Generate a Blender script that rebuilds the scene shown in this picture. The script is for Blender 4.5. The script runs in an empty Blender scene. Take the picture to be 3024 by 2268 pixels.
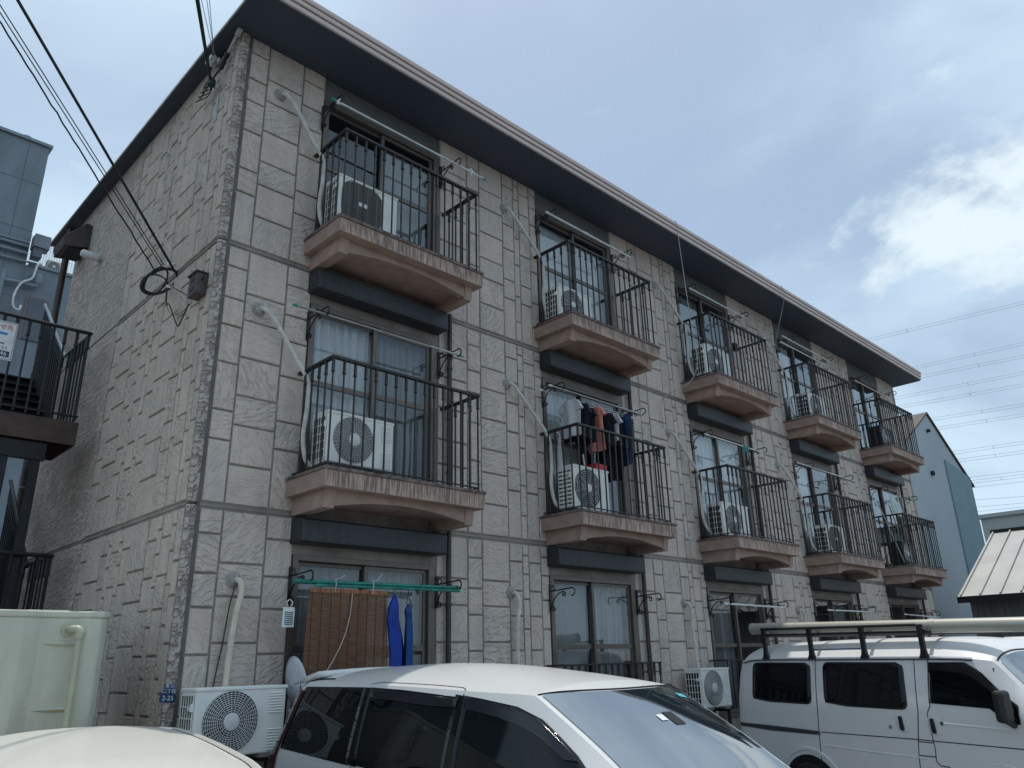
import bpy, bmesh, math, random
from mathutils import Vector, Matrix
R = math.radians
rnd = random.Random(7)
scene = bpy.context.scene
col = scene.collection

# ---------------------------------------------------------------- camera
cam_d = bpy.data.cameras.new('camera')
cam = bpy.data.objects.new('camera', cam_d)
col.objects.link(cam)
CAM = Vector((-2.8794, -7.0138, 1.7863))
YAW, PITCH, ROLL = R(44.814), R(19.744), R(-1.506)
fw = Vector((math.sin(YAW) * math.cos(PITCH), math.cos(YAW) * math.cos(PITCH), math.sin(PITCH)))
rt = Vector((math.cos(YAW), -math.sin(YAW), 0))
up = rt.cross(fw)
rt2 = rt * math.cos(ROLL) + up * math.sin(ROLL)
up2 = up * math.cos(ROLL) - rt * math.sin(ROLL)
cam.matrix_world = Matrix((
    (rt2.x, up2.x, -fw.x, CAM.x), (rt2.y, up2.y, -fw.y, CAM.y),
    (rt2.z, up2.z, -fw.z, CAM.z), (0, 0, 0, 1)))
cam_d.sensor_width = 36
cam_d.lens = 2305.08 / 3024 * 36
cam_d.shift_x = -11.72 / 3024
cam_d.shift_y = -8.51 / 3024
cam_d.clip_start = 0.05
cam_d.clip_end = 3000
scene.camera = cam

# ---------------------------------------------------------------- sky and sun
to_sun = Vector((0.08, 0.19, 1.0)).normalized()
el = math.asin(to_sun.z)
world = bpy.data.worlds.new('World')
scene.world = world
world.use_nodes = True
wn, wl = world.node_tree.nodes, world.node_tree.links
wn.clear()
w_out = wn.new('ShaderNodeOutputWorld')
w_bg = wn.new('ShaderNodeBackground')
w_bg.inputs['Strength'].default_value = 0.1
w_sky = wn.new('ShaderNodeTexSky')
w_sky.sky_type = 'NISHITA'
w_sky.sun_disc = False
w_sky.sun_elevation = el
w_sky.sun_rotation = math.atan2(to_sun.x, to_sun.y)
w_sky.air_density = 1.2
w_sky.dust_density = 2.0
w_tc = wn.new('ShaderNodeTexCoord')
w_sep = wn.new('ShaderNodeSeparateXYZ')
wl.new(w_tc.outputs['Generated'], w_sep.inputs[0])
def wmath(op, a, b=None, clamp=False):
    n = wn.new('ShaderNodeMath'); n.operation = op; n.use_clamp = clamp
    for i, v in enumerate((a, b)):
        if v is None: continue
        if isinstance(v, (int, float)): n.inputs[i].default_value = v
        else: wl.new(v, n.inputs[i])
    return n.outputs[0]
zz = wmath('ADD', wmath('MAXIMUM', w_sep.outputs['Z'], 0.0), 0.22)
cu = wmath('DIVIDE', w_sep.outputs['X'], zz)
cv = wmath('DIVIDE', w_sep.outputs['Y'], zz)
w_com = wn.new('ShaderNodeCombineXYZ')
wl.new(cu, w_com.inputs[0]); wl.new(cv, w_com.inputs[1])
def wnoise(scale, detail, rough, off, dist=0.0):
    m = wn.new('ShaderNodeMapping'); m.inputs['Location'].default_value = off
    wl.new(w_com.outputs[0], m.inputs['Vector'])
    n = wn.new('ShaderNodeTexNoise'); n.inputs['Scale'].default_value = scale
    n.inputs['Detail'].default_value = detail; n.inputs['Roughness'].default_value = rough
    n.inputs['Distortion'].default_value = dist
    wl.new(m.outputs[0], n.inputs['Vector'])
    return n.outputs['Fac']
def wramp(fac, a, b, va=0.0, vb=1.0):
    n = wn.new('ShaderNodeMapRange'); n.interpolation_type = 'SMOOTHSTEP'
    n.inputs['From Min'].default_value = a; n.inputs['From Max'].default_value = b
    n.inputs['To Min'].default_value = va; n.inputs['To Max'].default_value = vb
    wl.new(fac, n.inputs['Value'])
    return n.outputs['Result']
haze = wramp(wnoise(1.05, 5, 0.52, (3.1, 1.7, 0), 0.3), 0.36, 0.64, 0.32, 1.0)
# one cumulus bank low over the far end of the street, scattered puffs elsewhere
def blob(cx, cy, rx, ry, rot):
    m = wn.new('ShaderNodeMapping'); m.vector_type = 'TEXTURE'
    m.inputs['Location'].default_value = (cx, cy, 0); m.inputs['Rotation'].default_value = (0, 0, rot); m.inputs['Scale'].default_value = (rx, ry, 1)
    wl.new(w_com.outputs[0], m.inputs['Vector'])
    ln = wn.new('ShaderNodeVectorMath'); ln.operation = 'LENGTH'
    wl.new(m.outputs[0], ln.inputs[0])
    return wramp(ln.outputs['Value'], 0.15, 1.0, 1.0, 0.0)
bank = wmath('MAXIMUM', blob(1.38, .27, .46, .27, -1.05), blob(1.30, .14, .28, .26, 0.0))
pn = wnoise(5.5, 10, 0.62, (7.3, 2.2, 0), 0.25)
puff = wramp(wmath('ADD', pn, wmath('MULTIPLY', bank, 0.36)), 0.62, 0.90)
w_mix1 = wn.new('ShaderNodeMix'); w_mix1.data_type = 'RGBA'
wl.new(haze, w_mix1.inputs[0]); wl.new(w_sky.outputs[0], w_mix1.inputs[6])
w_mix1.inputs[7].default_value = (5.4, 7.0, 8.3, 1)
w_mix2 = wn.new('ShaderNodeMix'); w_mix2.data_type = 'RGBA'
wl.new(puff, w_mix2.inputs[0]); wl.new(w_mix1.outputs[2], w_mix2.inputs[6])
w_mix2.inputs[7].default_value = (6.9, 7.9, 8.5, 1)
wl.new(w_mix2.outputs[2], w_bg.inputs['Color'])
wl.new(w_bg.outputs[0], w_out.inputs['Surface'])

sun_d = bpy.data.lights.new('sun', 'SUN')
sun_d.energy = 2.3
sun_d.angle = R(0.7)
sun_d.color = (1.0, 0.95, 0.87)
sun = bpy.data.objects.new('sun', sun_d)
col.objects.link(sun)
sun.rotation_euler = (-to_sun).to_track_quat('-Z', 'Y').to_euler()
sun.location = (0, 0, 40)

scene.view_settings.view_transform = 'Standard'
scene.view_settings.look = 'None'
scene.view_settings.exposure = 0.25
scene.view_settings.gamma = 1.0
scene.view_settings.use_curve_mapping = False
scene.render.engine = 'CYCLES'

# ---------------------------------------------------------------- helpers: materials
def ramp2(nt, fac, a, b, c0, c1):
    n = nt.nodes.new('ShaderNodeValToRGB')
    n.color_ramp.elements[0].position = a; n.color_ramp.elements[1].position = b
    n.color_ramp.elements[0].color = (*c0, 1); n.color_ramp.elements[1].color = (*c1, 1)
    nt.links.new(fac, n.inputs[0])
    return n.outputs[0]
def mat(name, color, rough=0.6, metal=0.0, coat=0.0, var=0.12, scale=6.0, bump=0.0, bscale=60.0, spec=0.5, stretch=None, objvar=0.0):
    """Principled material with a little colour mottling, grime and relief."""
    m = bpy.data.materials.new(name); m.use_nodes = True
    nt = m.node_tree; b = nt.nodes['Principled BSDF']
    b.inputs['Roughness'].default_value = rough
    b.inputs['Metallic'].default_value = metal
    b.inputs['Coat Weight'].default_value = coat
    b.inputs['Coat Roughness'].default_value = 0.06
    b.inputs['Specular IOR Level'].default_value = spec
    tc = nt.nodes.new('ShaderNodeTexCoord'); vec = tc.outputs['Object']
    if stretch:
        mp = nt.nodes.new('ShaderNodeMapping'); mp.inputs['Scale'].default_value = stretch
        nt.links.new(vec, mp.inputs['Vector']); vec = mp.outputs[0]
    nz = nt.nodes.new('ShaderNodeTexNoise'); nz.inputs['Scale'].default_value = scale
    nz.inputs['Detail'].default_value = 6; nz.inputs['Roughness'].default_value = 0.65
    nt.links.new(vec, nz.inputs['Vector'])
    c0 = [max(0, c * (1 - var * 1.6)) for c in color]; c1 = [min(1, c * (1 + var)) for c in color]
    out = ramp2(nt, nz.outputs['Fac'], 0.32, 0.66, c0, c1)
    if objvar:
        oi = nt.nodes.new('ShaderNodeObjectInfo')
        hs = nt.nodes.new('ShaderNodeHueSaturation')
        mr = nt.nodes.new('ShaderNodeMapRange')
        mr.inputs['To Min'].default_value = 1 - objvar; mr.inputs['To Max'].default_value = 1 + objvar
        nt.links.new(oi.outputs['Random'], mr.inputs['Value'])
        nt.links.new(mr.outputs[0], hs.inputs['Value']); nt.links.new(out, hs.inputs['Color'])
        out = hs.outputs[0]
    nt.links.new(out, b.inputs['Base Color'])
    if bump:
        n2 = nt.nodes.new('ShaderNodeTexNoise'); n2.inputs['Scale'].default_value = bscale
        n2.inputs['Detail'].default_value = 4
        nt.links.new(vec, n2.inputs['Vector'])
        bp = nt.nodes.new('ShaderNodeBump'); bp.inputs['Strength'].default_value = bump
        bp.inputs['Distance'].default_value = 0.01
        nt.links.new(n2.outputs['Fac'], bp.inputs['Height']); nt.links.new(bp.outputs[0], b.inputs['Normal'])
    return m

def stone_material(name, base, relief, amp_fix=None, scl=(10, 30, 1), dist=.019, relief_shade=.80):
    """Precast blocks with chiselled relief: every block (random per object and island) has its own stroke direction and depth."""
    m = bpy.data.materials.new(name); m.use_nodes = True
    nt = m.node_tree; L = nt.links; N = nt.nodes; b = N['Principled BSDF']
    b.inputs['Roughness'].default_value = 0.85; b.inputs['Specular IOR Level'].default_value = 0.25
    geo = N.new('ShaderNodeNewGeometry'); oi = N.new('ShaderNodeObjectInfo')
    def M(op, a, c=None, clamp=False):
        n = N.new('ShaderNodeMath'); n.operation = op; n.use_clamp = clamp
        for i, v in enumerate((a, c)):
            if v is None: continue
            if isinstance(v, (int, float)): n.inputs[i].default_value = v
            else: L.new(v, n.inputs[i])
        return n.outputs[0]
    r = M('FRACT', M('ADD', M('MULTIPLY', geo.outputs['Random Per Island'], 7.31), M('MULTIPLY', oi.outputs['Random'], 13.7)))
    r2 = M('FRACT', M('MULTIPLY', r, 17.3)); r3 = M('FRACT', M('MULTIPLY', r, 41.9))
    sp = N.new('ShaderNodeSeparateXYZ'); L.new(geo.outputs['Position'], sp.inputs[0])
    cb = N.new('ShaderNodeCombineXYZ')
    L.new(M('ADD', sp.outputs['X'], sp.outputs['Y']), cb.inputs[0]); L.new(sp.outputs['Z'], cb.inputs[1]); L.new(M('MULTIPLY', r, 40.0), cb.inputs[2])
    vr = N.new('ShaderNodeVectorRotate'); vr.rotation_type = 'Z_AXIS'
    L.new(cb.outputs[0], vr.inputs['Vector'])
    L.new(M('MULTIPLY', M('SUBTRACT', r2, 0.5), 2.6), vr.inputs['Angle'])
    mp = N.new('ShaderNodeMapping'); mp.inputs['Scale'].default_value = scl
    L.new(vr.outputs[0], mp.inputs['Vector'])
    n1 = N.new('ShaderNodeTexNoise'); n1.inputs['Scale'].default_value = 1.0
    n1.inputs['Detail'].default_value = 3; n1.inputs['Roughness'].default_value = 0.5; n1.inputs['Distortion'].default_value = 0.9
    L.new(mp.outputs[0], n1.inputs['Vector'])
    n2 = N.new('ShaderNodeTexNoise'); n2.inputs['Scale'].default_value = 70; n2.inputs['Detail'].default_value = 3
    L.new(geo.outputs['Position'], n2.inputs['Vector'])
    stroke = N.new('ShaderNodeMapRange'); stroke.interpolation_type = 'SMOOTHSTEP'
    stroke.inputs['From Min'].default_value = 0.30; stroke.inputs['From Max'].default_value = 0.56
    L.new(n1.outputs['Fac'], stroke.inputs['Value'])
    amp = M('ADD', M('MULTIPLY', M('POWER', r3, 1.3), 0.60), 0.34)
    if amp_fix: amp = M('ADD', amp_fix, 0.0)
    h = M('ADD', M('MULTIPLY', stroke.outputs[0], amp), M('MULTIPLY', n2.outputs['Fac'], 0.3))
    bp = N.new('ShaderNodeBump'); bp.inputs['Strength'].default_value = relief; bp.inputs['Distance'].default_value = dist
    L.new(h, bp.inputs['Height']); L.new(bp.outputs[0], b.inputs['Normal'])
    # colour: block tone + blotches + rain streaks
    n3 = N.new('ShaderNodeTexNoise'); n3.inputs['Scale'].default_value = 2.2; n3.inputs['Detail'].default_value = 7; n3.inputs['Roughness'].default_value = 0.65
    L.new(geo.outputs['Position'], n3.inputs['Vector'])
    blot = ramp2(nt, n3.outputs['Fac'], 0.33, 0.62, [c * f for c, f in zip(base, (.91, .92, .93))], [c * f for c, f in zip(base, (1.05, 1.04, 1.03))])
    mx = N.new('ShaderNodeMix'); mx.data_type = 'RGBA'; mx.blend_type = 'MULTIPLY'; mx.inputs[0].default_value = 1
    tone = ramp2(nt, r2, 0.0, 1.0, (.955, .97, .98), (1.02, .995, .975))
    L.new(blot, mx.inputs[6]); L.new(tone, mx.inputs[7])
    mp2 = N.new('ShaderNodeMapping'); mp2.inputs['Scale'].default_value = (9, 9, 0.7)
    L.new(geo.outputs['Position'], mp2.inputs['Vector'])
    n4 = N.new('ShaderNodeTexNoise'); n4.inputs['Scale'].default_value = 1; n4.inputs['Detail'].default_value = 5
    L.new(mp2.outputs[0], n4.inputs['Vector'])
    streak = ramp2(nt, n4.outputs['Fac'], 0.36, 0.56, (.80, .80, .81), (1, 1, 1))
    mx2 = N.new('ShaderNodeMix'); mx2.data_type = 'RGBA'; mx2.blend_type = 'MULTIPLY'; mx2.inputs[0].default_value = 0.5
    L.new(mx.outputs[2], mx2.inputs[6]); L.new(streak, mx2.inputs[7])
    # shade of the relief, painted as darker colour into the chisel strokes
    crev = ramp2(nt, stroke.outputs[0], 0.0, 0.5, (relief_shade, relief_shade * .995, relief_shade * .99), (1, 1, 1))
    mx3 = N.new('ShaderNodeMix'); mx3.data_type = 'RGBA'; mx3.blend_type = 'MULTIPLY'
    L.new(M('MULTIPLY', amp, 0.75, True), mx3.inputs[0])
    L.new(mx2.outputs[2], mx3.inputs[6]); L.new(crev, mx3.inputs[7])
    L.new(mx3.outputs[2], b.inputs['Base Color'])
    return m

def drip_material(name, base, dark):
    """Painted balcony edge with dark drip marks that start at the upper lip."""
    m = bpy.data.materials.new(name); m.use_nodes = True
    nt = m.node_tree; L = nt.links; N = nt.nodes; b = N['Principled BSDF']
    b.inputs['Roughness'].default_value = 0.8
    tc = N.new('ShaderNodeTexCoord'); oi = N.new('ShaderNodeObjectInfo')
    sp = N.new('ShaderNodeSeparateXYZ'); L.new(tc.outputs['Object'], sp.inputs[0])
    def M(op, a, c=None, clamp=False):
        n = N.new('ShaderNodeMath'); n.operation = op; n.use_clamp = clamp
        for i, v in enumerate((a, c)):
            if v is None: continue
            if isinstance(v, (int, float)): n.inputs[i].default_value = v
            else: L.new(v, n.inputs[i])
        return n.outputs[0]
    off = M('MULTIPLY', oi.outputs['Random'], 50.0)
    cx = N.new('ShaderNodeCombineXYZ'); L.new(M('ADD', sp.outputs['X'], off), cx.inputs[0]); L.new(M('MULTIPLY', sp.outputs['Z'], 0.06), cx.inputs[2])
    na = N.new('ShaderNodeTexNoise'); na.inputs['Scale'].default_value = 58; na.inputs['Detail'].default_value = 2; L.new(cx.outputs[0], na.inputs['Vector'])
    nb = N.new('ShaderNodeTexNoise'); nb.inputs['Scale'].default_value = 24; nb.inputs['Detail'].default_value = 3; L.new(cx.outputs[0], nb.inputs['Vector'])
    nc = N.new('ShaderNodeTexNoise'); nc.inputs['Scale'].default_value = 1.7; L.new(cx.outputs[0], nc.inputs['Vector'])
    depth = M('MULTIPLY', sp.outputs['Z'], -4.0)
    length = M('ADD', M('MULTIPLY', nb.outputs['Fac'], 2.4), M('SUBTRACT', M('MULTIPLY', nc.outputs['Fac'], 2.2), 1.3))
    inside = M('MULTIPLY', M('SUBTRACT', length, depth), 2.2, True)
    line = N.new('ShaderNodeMapRange'); line.inputs['From Min'].default_value = 0.44; line.inputs['From Max'].default_value = 0.54
    L.new(na.outputs['Fac'], line.inputs['Value'])
    fac = M('MULTIPLY', inside, M('ADD', M('MULTIPLY', line.outputs[0], 0.62), 0.08), True)
    nn = N.new('ShaderNodeTexNoise'); nn.inputs['Scale'].default_value = 9; nn.inputs['Detail'].default_value = 6
    L.new(tc.outputs['Object'], nn.inputs['Vector'])
    mott = ramp2(nt, nn.outputs['Fac'], 0.3, 0.7, [c * .82 for c in base], [c * 1.12 for c in base])
    mx = N.new('ShaderNodeMix'); mx.data_type = 'RGBA'
    L.new(fac, mx.inputs[0]); L.new(mott, mx.inputs[6]); mx.inputs[7].default_value = (*dark, 1)
    L.new(mx.outputs[2], b.inputs['Base Color'])
    return m

def glass_material(name, tint, ior, rough=0.015, wob=0.05):
    m = bpy.data.materials.new(name); m.use_nodes = True
    nt = m.node_tree; L = nt.links; N = nt.nodes; N.clear()
    out = N.new('ShaderNodeOutputMaterial'); mix = N.new('ShaderNodeMixShader')
    tr = N.new('ShaderNodeBsdfTransparent'); tr.inputs[0].default_value = (*tint, 1)
    gl = N.new('ShaderNodeBsdfGlossy'); gl.inputs['Roughness'].default_value = rough; gl.inputs['Color'].default_value = (.92, .96, 1, 1)
    # Schlick reflectance from the viewing angle, the same from both faces of the thin pane
    lw = N.new('ShaderNodeLayerWeight'); lw.inputs['Blend'].default_value = 0.5
    pw = N.new('ShaderNodeMath'); pw.operation = 'POWER'; pw.inputs[1].default_value = 4.0; L.new(lw.outputs['Facing'], pw.inputs[0])
    fr = N.new('ShaderNodeMath'); fr.operation = 'MULTIPLY_ADD'; fr.use_clamp = True
    f0 = ((ior - 1) / (ior + 1)) ** 2
    fr.inputs[1].default_value = 1 - f0; fr.inputs[2].default_value = f0; L.new(pw.outputs[0], fr.inputs[0])
    if wob:
        tc = N.new('ShaderNodeTexCoord'); nz = N.new('ShaderNodeTexNoise'); nz.inputs['Scale'].default_value = 2.5
        L.new(tc.outputs['Object'], nz.inputs['Vector'])
        bp = N.new('ShaderNodeBump'); bp.inputs['Strength'].default_value = wob; bp.inputs['Distance'].default_value = 0.02
        L.new(nz.outputs['Fac'], bp.inputs['Height']); L.new(bp.outputs[0], gl.inputs['Normal'])
    L.new(fr.outputs[0], mix.inputs[0]); L.new(tr.outputs[0], mix.inputs[1]); L.new(gl.outputs[0], mix.inputs[2])
    L.new(mix.outputs[0], out.inputs[0])
    return m

M_ = {}
M_['stone'] = stone_material('chiselled_precast', (.625, .548, .488), 0.75)
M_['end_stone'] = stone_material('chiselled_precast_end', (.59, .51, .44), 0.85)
M_['joint'] = mat('joint_shade', (.30, .27, .245), .9, var=.2, scale=3)  # darker than the blocks: the shadow lines of the joints are painted in
M_['band'] = mat('band_sealant', (.15, .145, .14), .9, var=.25, scale=4)
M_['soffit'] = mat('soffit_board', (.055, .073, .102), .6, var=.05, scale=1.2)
M_['fascia'] = mat('fascia_paint', (.64, .53, .49), .5, var=.05, scale=3, stretch=(.3, 4, 4))
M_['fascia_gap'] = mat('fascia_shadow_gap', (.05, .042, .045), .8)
M_['drip_edge'] = mat('drip_edge_metal', (.55, .53, .48), .4, .6)
M_['roofing'] = mat('roof_sheet', (.20, .20, .21), .5, .3)
M_['balcony'] = mat('balcony_paint', (.37, .262, .215), .8, var=.14, scale=5, bump=.25, bscale=90)
M_['drip'] = drip_material('balcony_edge_stained', (.46, .34, .28), (.085, .06, .05))
M_['lip'] = mat('balcony_lip_dirty', (.17, .13, .115), .9, var=.45, scale=14)
M_['rail'] = mat('rail_brown_metal', (.022, .018, .018), .5, .0, var=.35, scale=30, spec=.5)
M_['iron'] = mat('wrought_iron', (.012, .012, .013), .45, .2, var=.3, scale=30)
M_['box'] = mat('shutter_box_metal', (.030, .034, .040), .45, .1, var=.18, scale=3, stretch=(6, 6, .6))
M_['frame'] = mat('bronze_frame', (.145, .122, .105), .4, .5, var=.1, scale=8)
M_['lintel'] = mat('lintel_panel', (.13, .135, .13), .7, var=.1)
M_['glass'] = glass_material('window_glass', (.97, .98, .98), 1.55)
M_['glass_dark'] = glass_material('window_glass_dark', (.28, .34, .37), 1.9)
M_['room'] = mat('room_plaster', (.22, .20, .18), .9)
M_['curtain'] = mat('white_curtain', (.50, .52, .53), .9, var=.1, stretch=(3, 3, .3))
M_['curtain_grey'] = mat('grey_curtain', (.20, .215, .215), .9, var=.1, stretch=(3, 3, .3))
M_['ac'] = mat('ac_casing', (.84, .84, .80), .45, var=.05, scale=4)
M_['ac_dark'] = mat('ac_inside', (.018, .02, .024), .6)
M_['ac_grille'] = mat('ac_grille', (.66, .67, .66), .5)
M_['ac_grey'] = mat('ac_grille_grey', (.20, .195, .185), .55)
M_['tape'] = mat('pipe_tape', (.64, .62, .57), .75, var=.14, scale=10, bump=.4, bscale=45)
M_['tape_cream'] = mat('pipe_tape_cream', (.66, .60, .48), .7, var=.1, scale=10, bump=.3, bscale=45)
M_['putty'] = mat('hole_putty', (.34, .33, .31), .9, var=.3, scale=40, bump=.7, bscale=50)
M_['downpipe'] = mat('downpipe_brown', (.055, .040, .035), .5, var=.25, scale=6)
M_['cable'] = mat('cable_black', (.012, .014, .015), .5)
M_['cable_green'] = mat('cable_dark_green', (.012, .028, .026), .5)
M_['porcelain'] = mat('porcelain', (.62, .63, .64), .3)
M_['conduit'] = mat('conduit_grey', (.38, .37, .36), .5, var=.2)
M_['steel'] = mat('pole_steel', (.55, .56, .55), .3, .85)
M_['white_plastic'] = mat('white_plastic', (.72, .73, .72), .4)
M_['green'] = mat('pole_green', (.015, .20, .155), .35, var=.35, scale=5, stretch=(2, 2, 2))
M_['teal_cap'] = mat('teal_cap', (.03, .33, .27), .4)
M_['bamboo'] = mat('bamboo_slats', (.165, .072, .03), .65, var=.5, scale=3, stretch=(3, 3, 60))
M_['bamboo_top'] = mat('bamboo_top', (.28, .11, .045), .6, var=.3, scale=20)
M_['net_curtain'] = mat('net_curtain', (.24, .245, .245), .9, var=.1, stretch=(3, 3, .3))
M_['cord'] = mat('cord_tan', (.50, .42, .36), .8)
M_['blue_cloth'] = mat('blue_cloth', (.008, .04, .30), .8, var=.2, scale=5)
M_['blue_cloth2'] = mat('blue_cloth_grey', (.012, .06, .22), .85, var=.25, scale=5)
M_['black_cloth'] = mat('black_cloth', (.010, .011, .018), .9, var=.25)
M_['white_cloth'] = mat('white_cloth', (.62, .62, .62), .9)
M_['pink_cloth'] = mat('pink_cloth', (.78, .29, .24), .9, var=.08)
M_['denim'] = mat('denim', (.02, .05, .12), .9, var=.4, scale=8)
M_['red'] = mat('red_plastic', (.50, .02, .03), .4)
M_['yellow'] = mat('yellow_plastic', (.55, .22, .02), .5)
M_['navy'] = mat('enamel_navy', (.010, .045, .13), .35, var=.08)
M_['letter_white'] = mat('letter_white', (.75, .78, .80), .5)
M_['letter_red'] = mat('letter_red', (.55, .05, .08), .5)
M_['letter_dark'] = mat('letter_dark', (.02, .025, .04), .5)
M_['letter_blue'] = mat('letter_blue', (.03, .24, .50), .5)
M_['chevron'] = mat('chevron_teal', (.02, .09, .11), .5)
M_['meter'] = mat('box_brown', (.075, .055, .052), .5, var=.2, scale=10)
M_['stair'] = mat('stair_paint', (.008, .010, .014), .42, .2, var=.4, scale=6)
M_['stair_fascia'] = mat('stair_fascia_brown', (.065, .038, .030), .55, var=.3, scale=4)
M_['handrail'] = mat('handrail_grey', (.30, .34, .37), .35, .5)
M_['tank'] = mat('tank_frp', (.52, .525, .43), .42, var=.12, scale=2.2, stretch=(1.6, 1.6, .5), bump=.05, bscale=12)
M_['pvc'] = mat('pvc_pipe', (.44, .44, .32), .4, var=.08)
M_['neighbour'] = mat('neighbour_cladding', (.19, .225, .255), .6, var=.14, scale=.9, stretch=(1, 1, .3))
M_['neighbour_dark'] = mat('neighbour_door', (.11, .125, .16), .5)
M_['neighbour_trim'] = mat('neighbour_door_trim', (.20, .14, .15), .5)
M_['neighbour_pipe'] = mat('neighbour_pipe', (.22, .27, .31), .4, var=.1)
M_['mesh_white'] = mat('mesh_white', (.70, .73, .74), .5)
M_['house'] = mat('house_pale_blue', (.42, .47, .495), .8, var=.05, scale=.5)
M_['house_teal'] = mat('house_teal', (.22, .32, .355), .8, var=.06, scale=.5)
M_['tile'] = mat('roof_tile_brown', (.12, .10, .09), .8)
M_['shed_roof'] = mat('shed_roof_metal', (.40, .39, .37), .5, .2, var=.08, scale=.8)
M_['shed_wall'] = mat('shed_wall_dark', (.115, .12, .12), .7, var=.2, scale=3, stretch=(4, 4, .4))
M_['far_wall'] = mat('far_wall', (.42, .44, .42), .8, var=.05, scale=.3)
M_['paint'] = mat('car_paint_white', (.68, .675, .66), .36, coat=.55, var=.012, scale=1.5)
M_['paint_cream'] = mat('car_paint_cream', (.66, .64, .575), .45, coat=.35, var=.012, scale=1.5)
M_['paint_van'] = mat('van_paint_white', (.72, .72, .72), .42, coat=.35, var=.02, scale=1.2)
M_['car_glass'] = mat('car_glass_dark', (.003, .004, .005), .03, var=0, spec=.32)
M_['wind_glass'] = mat('windshield_glass', (.014, .026, .032), .02, var=0, spec=1.0)
M_['wind_glass'].node_tree.nodes['Principled BSDF'].inputs['IOR'].default_value = 2.9
M_['visor'] = mat('smoked_acrylic', (.010, .010, .013), .12, var=0)
M_['trim'] = mat('black_trim', (.012, .012, .013), .5)
M_['gap'] = mat('panel_gap', (.006, .006, .006), .9)
M_['tail'] = mat('tail_lamp_red', (.05, .008, .010), .12, var=.4, scale=9, coat=.6)
M_['tyre'] = mat('tyre', (.018, .018, .018), .85)
M_['rim'] = mat('rim', (.30, .30, .31), .35, .8)
M_['chrome'] = mat('chrome', (.6, .6, .6), .15, 1.0)
M_['sticker'] = mat('sticker_teal', (.10, .45, .50), .5)
M_['tube'] = mat('tube_alu', (.50, .48, .42), .38, .35, var=.06, scale=.8)
M_['molding'] = mat('moulding_grey', (.045, .05, .052), .5)
M_['dish'] = mat('dish_white', (.55, .57, .62), .5)
M_['wire_grey'] = mat('wire_grey', (.30, .34, .38), .6)
M_['cord_white'] = mat('cord_white', (.45, .46, .47), .6)
M_['film'] = mat('clear_film', (.45, .52, .50), .3)

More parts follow.
